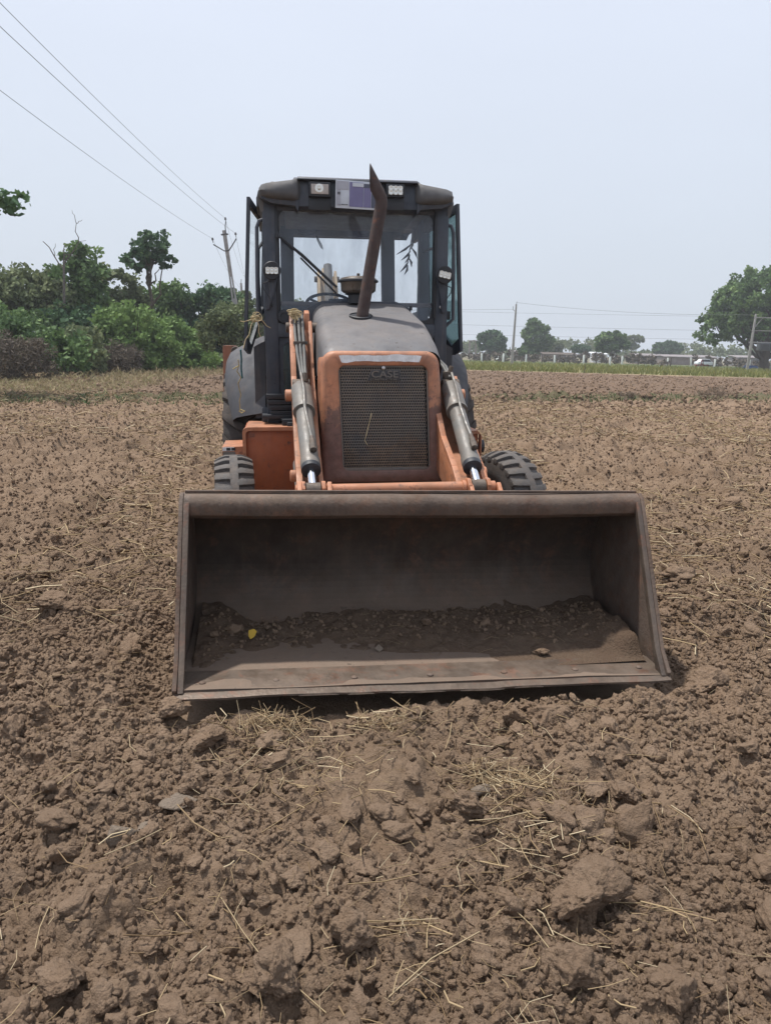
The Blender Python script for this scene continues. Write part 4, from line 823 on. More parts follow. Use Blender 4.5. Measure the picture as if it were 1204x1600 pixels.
# wiper, horn disc, side lamps, rails
wp = part('wiper_arm', MB().tube([(-.632, FV - .035, 2.485), (-.45, FV - .035, 2.345), (-.17, FV - .035, 2.10)], [.009, .013, .010], 8), 'dark')
part('wiper_blade', MB().bar((-.46, FV - .016, 2.325), (-.175, FV - .016, 2.055), .012, .026, (0, 1, 0)), 'dark', wp)
part('wiper_motor', MB().box((-.64, FV - .03, 2.49), (.03, .03, .045)), 'dark', wp, 0.004)
hn = part('horn', MB().lathe([(.030, 0), (.052, .006), (.056, .02), (.050, .034), (.030, .036), (.028, .03), (.004, .03)], (-.60, FV - .02, 1.865), (0, -1, 0), 24), 'dark')
for s, x, z, tl in ((-1, -.690, 2.215, 0.0), (1, .702, 2.208, .22)):
    lm = part('side_lamp', MB().lathe([(.035, 0), (.064, .008), (.071, .03), (.071, .05), (.065, .056)], (x, 3.11, z), (0, -1, -.08), 28), 'dark')
    lm2 = MB().box((0, 0, 0), (.098, .008, .046)).build('lamp_lens', M['lens'], lm, 0.002); lm2.location = (x, 3.050, z - .006); lm2.rotation_euler = (0, tl, 0)
    for i in range(3):
        for j in range(2):
            q = MB().lathe([(.0, 0), (.014, .001), (.016, .005), (.012, .0055), (.003, .002)], (0, 0, 0), (0, -1, 0), 12).build('led_cell', M['ledchip'], lm); dx, dz = (i - 1) * .032, (j - .5) * .022
            q.location = (x + dx * math.cos(tl) + dz * math.sin(tl), 3.045, z - .006 - dx * math.sin(tl) + dz * math.cos(tl))
    part('lamp_stalk', MB().prism([(x - .042, z - .052), (x + .042, z - .052), (x + .018 - s * .0, z - .15), (x + s * .03, z - .30), (x + s * .03 - .03, z - .30), (x - .022, z - .15)], 'y', 3.135, 3.175), 'black', lm, 0.005)
    part('lamp_cable', MB().tube([(x - .03 * s, 3.14, z - .05), (x + s * .075 * (1 if s > 0 else 1), 3.13, z - .10), (x + s * .07, 3.13, z - .14), (x + s * .015, 3.13, z - .22)], .004, 6), 'dark', lm)
    part('post_bolt', MB().lathe([(.014, 0), (.014, .012), (.005, .016)], (s * .70, 3.178, 1.955), (0, -1, 0), 10), 'bright' if s > 0 else 'dark')
    # grab rail from the post
    rx = s * .80
    part('grab_rail', MB().tube([(s * .74, 3.22, 2.615), (s * .78, 3.20, 2.60), (rx, 3.20, 2.55), (rx + s * .008, 3.20, 2.2), (rx + s * .012, 3.20, 1.86), (s * .75, 3.22, 1.80)], .015, 10), 'black')
# doors, hinged at the rear and standing ajar
def door(s, ang_):
    d = empty('door', (s * .738, 4.12, 0), (0, 0, ang_), L0)
    fr = [(-.80, 1.60), (-.80, 2.80), (0.0, 2.74), (0.0, 1.95), (-.62, 1.56)]
    inn = [(-.765, 1.70), (-.765, 2.735), (-.05, 2.685), (-.05, 1.99), (-.60, 1.64)]
    def tl(b): return s * .055 * (2.8 - b)
    mb = MB(); mb.loft([[(.013, a, b) for a, b in fr], [(-.013, a, b) for a, b in fr], [(-.013, a, b) for a, b in inn], [(.013, a, b) for a, b in inn], [(.013, a, b) for a, b in fr]])
    mb.v = [(x_ + tl(z_), y_, z_) for x_, y_, z_ in mb.v]
    part('door_frame', mb, 'black', d, 0.0)
    mg = MB().prism(inn, 'x', -.004, .004); mg.v = [(x_ + tl(z_), y_, z_) for x_, y_, z_ in mg.v]
    part('door_glass', mg, 'glass_side' if s > 0 else 'glass_door', d)
    part('door_bar', MB().tube([(-s * .03, -.05, 2.50), (-s * .045, -.45, 2.50), (-s * .045, -.66, 2.42), (-s * .045, -.70, 2.2), (-s * .045, -.68, 1.92), (-s * .045, -.55, 1.84), (-s * .03, -.1, 1.84)], .013, 8), 'black', d)
    part('door_latch', MB().box((-s * .04, -.70, 1.90), (.05, .05, .07)), 'dark', d, 0.006)
    return d
door(-1, rad(-9.0)); door(1, rad(9.0))

# ---- fenders, rear wheels, tanks, steps, chassis -------------------------------
RAX, RAZ = 4.28, 0.70
def wheel(name, R, Wd, rimr, loc, rz, lugs, lugh, matn, chev):
    wv_ = empty(name, loc, (0, 0, rz), L0); h = Wd / 2
    prof = [(rimr, -h * .82), (rimr + .03, -h * .92), (rimr + (R - rimr) * .45, -h), (R * .93, -h * .93), (R - .015, -h * .72), (R, -h * .4), (R + .003, 0), (R, h * .4), (R - .015, h * .72), (R * .93, h * .93), (rimr + (R - rimr) * .45, h), (rimr + .03, h * .92), (rimr, h * .82)]
    part('tyre', MB().lathe(prof, (0, 0, 0), (1, 0, 0), 56, False), matn, wv_)
    rp = [(rimr + .012, -h * .80), (rimr - .01, -h * .78), (rimr - .03, -h * .3), (rimr - .05, h * .1), (.10, h * .15), (.09, h * .35), (.02, h * .38)]
    part('rim', MB().lathe(rp, (0, 0, 0), (1 if loc[0] > 0 else -1, 0, 0), 36), 'grey', wv_)
    part('hub', MB().lathe([(.07, -.02), (.07, .05), (.05, .07), (.005, .075)], ((h * .35) * (1 if loc[0] > 0 else -1), 0, 0), (1 if loc[0] > 0 else -1, 0, 0), 16), 'pin', wv_)
    # one lug mesh, copied round the tyre
    def lugmesh(sd):
        m_ = MB(); top = []; bot = []
        st_ = [(0.06, 0.0), (0.45, .10), (0.80, .22), (1.0, .34)] if chev else [(0.10, 0.0), (0.42, .03), (0.75, .12), (1.0, .26)]
        half = 2 * math.pi / lugs * (.20 if chev else .29)
        for f_, a_ in st_:
            x_ = sd * h * f_ * (1.0 if f_ < .99 else .985); Rr_ = R if f_ < .75 else (R - .018 if f_ < .9 else R * .925); hh = lugh if f_ < .9 else lugh * .75
            ofs = a_ * (2 * math.pi / lugs) * (2.2 if chev else 1.2)
            top.append([(x_, (Rr_ + hh) * math.sin(ofs + q * half * .82), (Rr_ + hh) * math.cos(ofs + q * half * .82)) for q in (-1, 1)]); bot.append([(x_, (Rr_ - .02) * math.sin(ofs + q * half), (Rr_ - .02) * math.cos(ofs + q * half)) for q in (-1, 1)])
        secs_ = [[b_[0], b_[1], t_[1], t_[0]] for t_, b_ in zip(top, bot)]; m_.loft(secs_, True, True)
        return m_
    for sd in (-1, 1):
        o0 = part('tread_lug', lugmesh(sd), matn, wv_, 0.004)
        for k in range(lugs):
            o = o0 if k == 0 else o0.copy()
            if k: col.objects.link(o)
            o.rotation_euler = (2 * math.pi / lugs * (k + (.5 if sd > 0 else 0)), 0, 0)
    if not chev:                                          # continuous centre rib of the front tyres
        part('tread_rib', MB().lathe([(R - .01, -h * .24), (R + lugh * .97, -h * .20), (R + lugh * .97, h * .20), (R - .01, h * .24)], (0, 0, 0), (1, 0, 0), 56, False), matn, wv_)
    return wv_
FR = 0.425
wheel('front_wheel', FR, .275, .225, (-1.0, 2.28, FR - .015), rad(4), 27, .024, 'rubber', False)
wheel('front_wheel', FR, .275, .225, (1.032, 2.28, FR - .015), rad(15), 27, .024, 'rubber', False)
wheel('rear_wheel', .715, .43, .36, (-.955, RAX, RAZ - .02), 0, 20, .035, 'rubber_old', True)
wheel('rear_wheel', .715, .43, .36, (.955, RAX, RAZ - .02), 0, 20, .035, 'rubber_old', True)
part('front_axle', MB().span(-.86, .90, 2.20, 2.36, .36, .50).box((0, 2.28, .58), (.30, .22, .20)), 'pin', L0, 0.015)
part('rear_axle', MB().tube([(-.8, RAX, RAZ - .02), (.8, RAX, RAZ - .02)], .11, 16).box((0, RAX, RAZ), (.45, .42, .40)), 'pin', L0, 0.01)
part('chassis', MB().span(-.36, -.28, 1.95, 5.0, .46, .70).span(.28, .36, 1.95, 5.0, .46, .70).span(-.27, .27, 1.99, 3.3, .44, .78), 'orange_dark', L0, 0.008)
part('engine_block', MB().span(-.24, .24, 2.05, 3.0, .79, 1.50), 'pin', L0, 0.02)
def fender(s):
    R = .90; secs = []
    for a in np.linspace(rad(20), rad(150), 22):
        c_, z_ = math.cos(a), math.sin(a); v = RAX - R * c_; z = RAZ + .03 + R * z_
        fl = max(0.0, math.cos(a)) * .05
        tp_ = .13 * max(0.0, 1 - math.degrees(a) / 58) ** 1.3; pr = [(x_ - tp_ * (x_ - .775) / .37, d_) for x_, d_ in [(.775, 0.10), (.82, .085), (.92, .04), (1.03, -.015), (1.10, -.06), (1.135 if s < 0 else 1.115, -.13), (1.145 if s < 0 else 1.12, -.23 + fl)]]
        if s < 0: pr = [(x * 1.0, d_) for x, d_ in pr]
        secs.append([(s * x, RAX - (R + d_) * c_, RAZ + .03 + (R + d_) * z_) for x, d_ in pr])
    return part('fender', MB().loft(secs, False), 'fender', smooth=60, solid=0.008)
for s in sgn(): fender(s)
for s in sgn():
    part('fender_front_panel', MB().loft([[(s * x, 3.40 + .03 * (1 - z_), 1.02 + .62 * z_ * f_) for z_ in np.linspace(0, 1, 6)] for x, f_ in ((.765, 1.05), (.83, 1.0), (.86, .97))], False), 'fender', smooth=60, solid=0.008)
# left tank with a raised rim, right tank
def tank(x0, x1, z0, z1):
    t = part('side_tank', MB().span(x0 + .012, x1, 2.87, 3.42, z0, z1 - .012), 'orange_dark', L0, 0.02)
    mb = MB(); o_ = rrect(x0, x1 + .01, z0 - .02, z1, .045, 5, .01); i_ = rrect(x0 + .026, x1 + .02, z0 - .03, z1 - .028, .030, 5, .01)
    mb.loft([[(a, 2.90, b) for a, b in o_], [(a, 2.835, b) for a, b in o_], [(a, 2.835, b) for a, b in i_], [(a, 2.90, b) for a, b in i_]]); part('tank_rim', mb, 'orange', t)
    part('tank_top', MB().span(x0 + .03, x1, 2.90, 3.40, z1 - .011, z1 - .002), 'orange', t, 0.003)
    return t
tank(-.955, -.46, .38, 1.0); tank(.46, .975, .36, .955)
part('battery_box', MB().span(-.64, -.50, 2.95, 3.12, 1.0, 1.05).span(-.60, -.49, 2.88, 3.0, .99, 1.03), 'dark', L0, 0.008)
part('filler_cap', MB().tube([(.975, 3.0, .80), (1.03, 3.0, .80)], .03, 14).tube([(1.02, 3.0, .805), (1.055, 3.0, .805)], .055, 18), 'dark', L0, 0.004)
part('filler_neck', MB().tube([(.96, 2.98, .755), (1.03, 2.98, .755)], .028, 12), 'orange')
stp = part('step_bracket', MB().prism([(-1.125, .72), (-.955, .70), (-.955, .835), (-1.125, .832)], 'y', 2.96, 3.40), 'orange', L0, 0.006)
part('reflective_strip', MB().span(-1.122, -1.03, 2.953, 2.958, .798, .828), 'reflect', stp)
for x in (-1.075, -1.035): part('step_hole', MB().span(x - .016, x + .016, 2.950, 2.957, .803, .825), 'dark', stp)
part('step_patch', MB().span(-1.12, -1.02, 2.952, 2.958, .73, .79), 'grey', stp)
part('step_tread', MB().span(-.80, -.56, 3.08, 3.34, 1.045, 1.075), 'dark', L0, 0.006)
for k in range(4): part('cab_bellows', MB().prism(rrect(-.765 + .012 * k, -.50, 1.205 - .045 * k, 1.243 - .045 * k, .008, 2), 'y', 3.08 + .01 * k, 3.24), 'dark', L0, 0.004)
# ---- backhoe at the rear -------------------------------------------------------
for s in sgn():
    stb = part('stabiliser_leg', MB().prism([(s * 1.21 - .07, .22), (s * 1.21 + .07, .22), (s * 1.165 + .07, 1.64), (s * 1.165 - .07, 1.64)], 'y', 5.22, 5.38), worn('stabiliser_paint', (.36, .12, .055), dust=.35, rust=.3) if s < 0 else 'orange', L0, 0.01)
    part('stabiliser_pin', MB().lathe([(.045, 0), (.05, .01), (.05, .2), (.045, .21)], (s * 1.10, 5.16, 1.58), (0, 1, 0), 14), 'pin', stb)
    part('stabiliser_foot', MB().span(s * 1.25 - .17, s * 1.25 + .17, 5.12, 5.48, .0, .06), 'pin', stb, 0.01)
part('rear_frame', MB().span(-1.15, 1.15, 5.0, 5.12, .55, .95), 'orange', L0, 0.012)
part('swing_post', MB().span(-.17, .17, 5.12, 5.50, .45, 1.05), 'orange', L0, 0.02)
bmn = [(5.35, .75), (5.28, 1.00), (5.62, 1.75), (6.02, 2.42), (6.14, 2.52), (6.24, 2.46), (6.22, 2.30), (5.92, 1.60), (5.58, .85)]
bo = part('boom', MB().prism(bmn, 'x', -.16, -.13).prism(bmn, 'x', .04, .07), 'boom', L0, 0.006)
part('boom_web', MB().bar((-.045, 5.62, 1.62), (-.045, 6.12, 2.44), .16, .03, (0, -.8, .6)).bar((-.045, 5.38, 1.0), (-.045, 5.62, 1.62), .16, .03, (0, -.8, .6)), 'boom', bo)
part('boom_pin', MB().lathe([(.03, -.15), (.036, -.145), (.036, .145), (.03, .15)], (-.045, 6.15, 2.42), (1, 0, 0), 14), 'pin', bo)
part('dipper', MB().prism([(6.06, 2.38), (6.20, 2.56), (6.32, 2.50), (6.58, 1.6), (6.62, .95), (6.50, .92), (6.36, 1.6)], 'x', -.10, .01), 'boom', L0, 0.01)
part('dipper_cylinder', MB().tube([(-.045, 5.66, 1.95), (-.045, 5.98, 2.56)], .05, 16), 'grey')
part('backhoe_bucket', MB().prism([(6.50, .98), (6.70, .95), (6.92, .75), (6.95, .50), (6.80, .30), (6.45, .25), (6.72, .50), (6.60, .75)], 'x', -.32, .28), 'steel', L0, 0.008)

# ---- things resting on the machine ------------------------------------------------
def on_machine(o): o.location = L0.location; o.rotation_euler = L0.rotation_euler; return o
# soil pile lying in the bucket
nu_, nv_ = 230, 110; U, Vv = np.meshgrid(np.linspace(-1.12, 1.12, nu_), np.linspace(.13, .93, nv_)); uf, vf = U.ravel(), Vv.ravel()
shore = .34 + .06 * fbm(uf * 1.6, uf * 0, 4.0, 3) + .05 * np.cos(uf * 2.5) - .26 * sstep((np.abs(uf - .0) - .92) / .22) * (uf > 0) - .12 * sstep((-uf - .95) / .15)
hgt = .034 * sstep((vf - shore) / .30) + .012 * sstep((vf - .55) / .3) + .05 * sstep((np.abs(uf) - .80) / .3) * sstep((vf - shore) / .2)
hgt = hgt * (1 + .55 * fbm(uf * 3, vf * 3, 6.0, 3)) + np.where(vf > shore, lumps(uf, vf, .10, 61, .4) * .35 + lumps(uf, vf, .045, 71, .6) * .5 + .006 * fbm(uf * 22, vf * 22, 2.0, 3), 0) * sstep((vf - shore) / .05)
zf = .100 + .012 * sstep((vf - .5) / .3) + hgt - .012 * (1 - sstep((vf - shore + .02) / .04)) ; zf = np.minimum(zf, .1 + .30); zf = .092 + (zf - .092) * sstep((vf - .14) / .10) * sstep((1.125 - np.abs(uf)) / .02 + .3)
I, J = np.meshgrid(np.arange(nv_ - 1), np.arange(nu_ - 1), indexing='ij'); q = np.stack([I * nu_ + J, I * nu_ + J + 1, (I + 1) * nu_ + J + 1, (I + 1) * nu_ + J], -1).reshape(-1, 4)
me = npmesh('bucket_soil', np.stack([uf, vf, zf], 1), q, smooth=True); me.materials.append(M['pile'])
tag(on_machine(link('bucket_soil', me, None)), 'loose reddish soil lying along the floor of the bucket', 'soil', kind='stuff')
def bucket_z(u, v):
    i = np.argmin((uf - u) ** 2 + (vf - v) ** 2); return float(zf[i])
MW = Matrix.Translation((RX, RY, 0)) @ Euler((0, ROLL, YAW)).to_matrix().to_4x4()
n = 1500; u_ = rg.uniform(-1.08, 1.08, n); v_ = rg.uniform(.30, .80, n); keep = [k for k in range(n) if bucket_z(u_[k], v_[k]) > .125]
pts_ = np.array([MW @ Vector((u_[k], v_[k], bucket_z(u_[k], v_[k]) + .004)) for k in keep]); s_ = .003 + .013 * rg.rand(len(keep)) ** 3
tag(scatter('bucket_crumbs', pts_, rg.uniform(0, 6.3, (len(keep), 3)), s_[:, None] * rg.uniform(.7, 1.2, (len(keep), 3)), rg.randint(0, 8, len(keep)), src), 'soil crumbs strewn over the earth in the bucket', 'soil', kind='stuff')
for i, (u, v, s_, lab) in enumerate([(-.93, .62, .055, 'squared clod on the earth in the bucket, next to a yellow leaf'), (-1.02, .50, .035, 'pair-forming lump of earth beside the bucket side wall'), (.10, .62, .045, 'reddish lump half sunk in the bucket earth'), (.62, .28, .05, 'crumbly clod on the bare bucket floor at the edge of the earth'), (.42, .60, .04, 'dark lump of earth deep in the bucket')]):
    o = link('soil_clod', med[i], None); p = MW @ Vector((u, v, bucket_z(u, v) + s_ * .35)); o.location = p; o.scale = (s_, s_ * .8, s_ * .8); o.rotation_euler = (.2, .1, i); tag(o, lab, 'soil clod')
x_ = rg.uniform(-1.0, 1.05, 110); y_ = rg.uniform(.30, .75, 110); wpt = [MW @ Vector((a, b, bucket_z(a, b) + .008)) for a, b in zip(x_, y_)]; n = 110
me = straw_mesh('bucket_straw', np.array([p.x for p in wpt]), np.array([p.y for p in wpt]), np.array([p.z for p in wpt]), rg.uniform(.03, .10, n), rg.uniform(0, 6.3, n), rg.normal(0, .2, n), np.full(n, .001), rg.rand(n) * .6, rg.normal(0, .5, n)); me.materials.append(M['straw'])
tag(link('bucket_straw', me, None), 'short straw bits mixed into the earth in the bucket', 'straw', kind='stuff')
mb = MB(); mb.add([(0, 0, 0), (.018, .012, .006), (.03, .04, .012), (.012, .05, .02), (-.014, .042, .014), (-.012, .016, .004)], [(0, 1, 2, 3), (0, 3, 4, 5)])
lf = mb.build('fallen_leaf', plain('yellow_leaf', (.50, .32, .03), .7), None, solid=0.0008); lf.location = MW @ Vector((-.845, .50, bucket_z(-.845, .50) + .012)); lf.rotation_euler = (.9, .2, .4); tag(lf, 'small yellow leaf fallen on the earth in the bucket', 'leaf')
mb = MB(); mb.prism([(-.022, 0), (.0, -.022), (.026, -.004), (.004, .024)], 'z', 0, .006); ch = mb.build('stone_chip', M['stone'], None, 0.001); ch.location = MW @ Vector((-.20, .40, bucket_z(-.20, .40) + .012)); ch.rotation_euler = (.7, .1, .3); tag(ch, 'flat pale stone chip on the earth in the bucket', 'stone')
# twine: knot on the grab rail, bundle round the hoses, cords hanging on the fender
def tangle(name, centre, spread, n_, r, m, seed, label, tails=()):
    q = np.random.RandomState(seed); mb = MB(); c = Vector(centre)
    for k in range(n_):
        a0 = q.uniform(0, 6.3); ra = spread * q.uniform(.6, 1.7); tl_ = q.uniform(-.8, .8); cc = c + Vector(q.normal(size=3) * spread * .5); p = [cc + Vector((ra * math.cos(a0 + t), ra * .5 * math.sin(a0 + t) * tl_, ra * math.sin(a0 + t) * (.5 + .4 * tl_))) for t in np.linspace(0, q.uniform(3, 6), 9)]; mb.tube(p, r, 5)
    for t in tails: mb.tube([c + Vector(a) for a in t], r, 5)
    return tag(on_machine(mb.build(name, M[m])), label, 'twine')
tangle('twine_knot', (-.825, 3.17, 1.85), .024, 12, .004, 'twine', 4, 'straw-coloured twine knotted round the cab grab rail', [((0, 0, -.01), (-.05, 0, -.015), (-.10, 0, -.03), (-.13, .01, -.025)), ((0, 0, 0), (.05, 0, -.02), (.08, 0, -.06), (.13, .02, -.085)), ((-.01, 0, 0), (-.04, -.02, -.05), (-.06, -.02, -.13), (-.09, -.03, -.17), (-.11, -.03, -.24)), ((0, 0, 0), (.02, -.02, -.06), (.015, -.02, -.11), (.03, -.02, -.15))])
tangle('twine_binding', (-.53, 2.36, 1.85), .026, 14, .0045, 'twine', 9, 'pale twine wound round the hydraulic hoses on the loader arm', [((0, 0, 0), (.03, -.04, -.10), (.05, -.08, -.17)), ((0, 0, 0), (-.01, -.03, -.08), (-.02, -.06, -.14))])
mb = MB(); mb.tube([(-.965, 3.30, 1.60), (-.962, 3.33, 1.52), (-.968, 3.36, 1.44), (-.962, 3.36, 1.36)], .008, 6); tag(on_machine(mb.build('teal_cord', M['twine_teal'])), 'teal cord hanging over the grey fender', 'cord')
q = np.random.RandomState(2); mb = MB(); mb.tube([(-.985 + q.normal() * .008, 3.31 + .012 * k + (.02 if k > 3 else 0), 1.52 - .05 * k) for k in range(10)], .0045, 6); mb.tube([(-.98, 3.33, 1.47), (-1.01, 3.33, 1.455), (-1.035, 3.335, 1.44)], .006, 6); mb.tube([(-.99, 3.37, 1.10), (-.95, 3.36, 1.085), (-.98, 3.36, 1.07), (-1.0, 3.36, 1.09)], .006, 6)
tag(on_machine(mb.build('yellow_twine', M['twine_yellow'])), 'frayed yellow twine dangling down the grey fender', 'twine')
mb = MB(); mb.tube([(-.065, 1.742, 1.20), (-.085, 1.738, 1.12), (-.105, 1.738, 1.04), (-.112, 1.738, 1.02), (-.10, 1.735, 1.0), (-.09, 1.735, .985)], [.003] * 5 + [.0015], 6); tag(on_machine(mb.build('straw_stalk', M['twine'])), 'bent pale stalk caught in the grille', 'straw stalk')

#SECTION_BACKGROUND
# ------------------------------------------------------------------ vegetation
def leaves(centres, radii, per, size, q, squash=0.8, stretch=1.5):
    """leaf faces in clumps -> verts, faces, tint"""
    n = len(centres) * per; c = np.repeat(centres, per, 0); r = np.repeat(radii, per)
    d = q.normal(size=(n, 3)); d /= np.linalg.norm(d, axis=1)[:, None]; d *= (q.rand(n) ** 0.45)[:, None]; d[:, 2] *= squash
    p = c + d * r[:, None]; s = size * q.uniform(.6, 1.35, n)
    a = q.normal(size=(n, 3)); a /= np.linalg.norm(a, axis=1)[:, None]; b = np.cross(a, q.normal(size=(n, 3))); b /= np.linalg.norm(b, axis=1)[:, None]
    a = a * (s * stretch)[:, None]; b = b * s[:, None] * .55
    V = np.stack([p - a * .5, p + b, p + a * .5, p - b], 1).reshape(-1, 3); F = np.arange(n * 4).reshape(-1, 4)
    ct = np.repeat(q.rand(len(centres)) * .5, per); return V, F, np.clip(ct + q.rand(n) * .5, 0, 1)
def limb(mb, a, b, r0, r1, q, wob=.08, seg=5, n=7):
    a = Vector(a); b = Vector(b); L = (b - a).length; pts = []
    for i in range(seg + 1):
        t = i / seg; p = a.lerp(b, t) + Vector(q.normal(size=3)) * wob * L * .25 * math.sin(math.pi * t); pts.append(p)
    mb.tube(pts, [r0 + (r1 - r0) * i / seg for i in range(seg + 1)], n); return pts
def tree(name, label, cat, x, y, h, ells, clumps, per, leaf, cr_, mat_, bark='bark', tr=.16, group=None, seed=1, fork=.35, lim=9, trunk_top=.75, stems=1, z0=-.1, lean_=(0, 0), stretch=1.5):
    q = np.random.RandomState(seed); root = empty(name, (x, y, 0)); tag(root, label, cat, group)
    w_ = np.array([e[3] * e[4] * e[5] for e in ells]); w_ = w_ ** .75; k = q.choice(len(ells), clumps, p=w_ / w_.sum()); E_ = np.array(ells)[k]
    d = q.normal(size=(clumps, 3)); d /= np.linalg.norm(d, axis=1)[:, None]; d *= (q.uniform(.25, 1, clumps) ** .5)[:, None]
    C = E_[:, :3] + d * E_[:, 3:6]; C[:, 2] = np.maximum(C[:, 2], .25)
    mb = MB()
    for s_ in range(stems):
        bx = (q.normal() * .35, q.normal() * .35) if stems > 1 else (0, 0)
        top = Vector((lean_[0] + bx[0] * 2.5, lean_[1] + bx[1] * 2.5, h * trunk_top)); T = limb(mb, (bx[0], bx[1], z0), top, tr, tr * .35, q, .12, 7)
        for j in q.choice(clumps, min(lim, clumps), replace=False):
            t_ = T[int(np.clip(fork * 7 + q.randint(0, 4), 1, 6))]; limb(mb, t_, C[j], tr * .38, tr * .07, q, .25, 5, 5)
    part_t = mb.build('trunk', M[bark], root, smooth=50)
    V, F, tn = leaves(C, q.uniform(.6, 1.25, clumps) * cr_, per, leaf, q, stretch=stretch); cm = npmesh('crown', V, F, tint=tn); link('crown', cm, M[mat_], root)
    return root
TG = 'trees and bushes of the thicket beside the field'
# -- thicket on the left, running away from the field edge
tree('bramble_heap', 'dry grey-brown bramble heap at the front of the thicket', 'bramble', -15.6, 30.5, 2.2, [(0, 0, .9, 2.0, 1.6, .95), (-2.2, .5, 1.1, 1.6, 1.4, 1.0)], 150, 90, .035, .42, 'brush', tr=.03, seed=3, lim=20, stems=3, stretch=7.0)
tree('creeper_mound', 'green creeper mound growing over the bramble heap', 'bush', -16.8, 33.5, 2.8, [(0, 0, 1.7, 2.2, 1.5, .9), (-2, 0, 1.6, 1.6, 1.4, 1.0), (1.8, .8, 1.2, 1.4, 1.2, .9)], 120, 43, 0.16, .5, 'leaf', tr=.05, seed=4)
tree('bush', 'tangled grey-green bush with bare twigs between heap and bright bush', 'bush', -15.4, 37.5, 2.6, [(0, 0, 1.2, 1.5, 1.4, 1.2)], 85, 37, 0.14, .45, 'leaf_olive', tr=.05, seed=5, stems=3, stretch=2.2)
tree('bush', 'dry twiggy bush at the foot of the bright bush', 'bush', -15.0, 41.0, 1.9, [(0, 0, .8, 1.6, 1.3, .8)], 90, 80, .035, .42, 'brush', tr=.04, seed=25, stems=3, stretch=7.0)
tree('bush', 'bright yellow-green bush in the middle of the thicket', 'bush', -14.9, 43.5, 3.9, [(0, 0, 1.9, 2.2, 1.7, 1.9), (1.3, 0, 1.2, 1.5, 1.4, 1.2)], 190, 46, 0.16, .5, 'leaf_light', tr=.07, seed=6, stems=3)
tree('bush', 'broad light green bush sloping down to the ploughed ground', 'bush', -14.2, 47.5, 3.6, [(0, 0, 1.7, 2.5, 1.8, 1.7), (2.1, -.4, .9, 1.6, 1.4, .95), (-1.4, 0, 2.1, 1.7, 1.5, 1.6)], 220, 46, 0.17, .52, 'leaf_light', tr=.07, seed=7, stems=3)
tree('bush', 'low pale scrub where the thicket meets the far field', 'bush', -10.9, 50.5, 1.4, [(0, 0, .55, 1.9, 1.0, .55), (-1.8, 0, .6, 1.2, .9, .6)], 80, 31, 0.16, .35, 'leaf_olive', tr=.03, seed=8, stems=3)
tree('tree', 'rounded dark green tree at the far end of the thicket', 'tree', -13.6, 54.5, 6.0, [(0, 0, 3.2, 2.2, 2.0, 2.2), (1.2, 0, 4.7, 1.6, 1.5, 1.0), (1.4, -.6, 1.7, 1.6, 1.4, 1.4)], 190, 46, 0.20, .6, 'leaf_dark', seed=9, stems=2)
tree('tree', 'dense mid green tree whose crown spreads beside the tall leaning tree', 'tree', -16.6, 54.0, 6.2, [(0, 0, 3.6, 2.4, 2.0, 2.2), (1.6, 0, 4.9, 1.4, 1.4, 1.0)], 190, 46, 0.20, .6, 'leaf', seed=10)
tree('tree', 'tall leaning tree with an open crown rising above the thicket', 'tree', -16.6, 50.0, 9.0, [(1.2, 0, 7.9, 1.35, 1.2, 1.0), (.3, 0, 6.9, 1.0, 1.0, .7), (1.9, 0, 7.1, .8, .8, .6)], 120, 18, 0.19, .27, 'leaf_dark', tr=.2, seed=11, lean_=(1.0, 0), lim=16, trunk_top=.85, fork=.6)
tree('tree', 'airy tree with dark stems showing under the leaning tree', 'tree', -18.6, 51.0, 6.8, [(0, 0, 5.2, 2.0, 1.6, 1.4), (1.4, 0, 4.2, 1.5, 1.4, 1.1)], 110, 43, 0.20, .5, 'leaf_olive', tr=.13, seed=12, stems=3, lim=12)
tree('tree', 'feathery green tree with a pointed top beside the dead snag', 'tree', -18.6, 46.0, 7.6, [(0, 0, 5.0, 1.7, 1.6, 1.9), (.3, 0, 6.7, .7, .7, .8), (-.4, 0, 3.2, 1.8, 1.6, 1.5)], 170, 46, 0.19, .5, 'leaf', seed=13)
tree('tree', 'grey-green bushy tree at the outer end of the thicket', 'tree', -21.4, 45.0, 6.2, [(0, 0, 4.4, 2.4, 1.8, 1.4), (-1.8, 0, 3.4, 1.8, 1.6, 1.4), (1.6, 0, 3.6, 1.6, 1.5, 1.5)], 210, 46, 0.19, .55, 'leaf_olive', seed=14, stems=3)
tree('tree', 'slim-stemmed olive tree standing behind the concrete pole', 'tree', -11.8, 58.0, 6.2, [(0, 0, 4.3, 2.0, 1.8, 1.5), (1.3, 0, 3.4, 1.8, 1.6, 1.6), (-1.2, 0, 3.2, 1.4, 1.4, 1.5)], 150, 46, 0.20, .55, 'leaf_olive', tr=.09, seed=15, stems=4, lim=10)
tree('tree', 'low leafy tree seen past the cab, beyond the olive tree', 'tree', -9.6, 70.0, 6.4, [(0, 0, 4.0, 2.6, 2.2, 2.2), (2.2, 0, 3.3, 1.9, 1.8, 1.8)], 150, 43, 0.26, .65, 'leaf_olive', seed=16, stems=2)
tree('tree', 'small tree showing through the windscreen', 'tree', -7.3, 82.0, 6.2, [(0, 0, 3.8, 2.6, 2.2, 2.1)], 110, 43, 0.29, .65, 'leaf', seed=17)
tree('bush', 'dark scrub filling the gap under the rounded dark tree', 'bush', -11.9, 56.5, 2.6, [(0, 0, 1.2, 2.2, 1.5, 1.2), (1.9, .5, 1.0, 1.5, 1.3, 1.0)], 120, 40, 0.19, .5, 'leaf_dark', tr=.05, seed=18, stems=3)
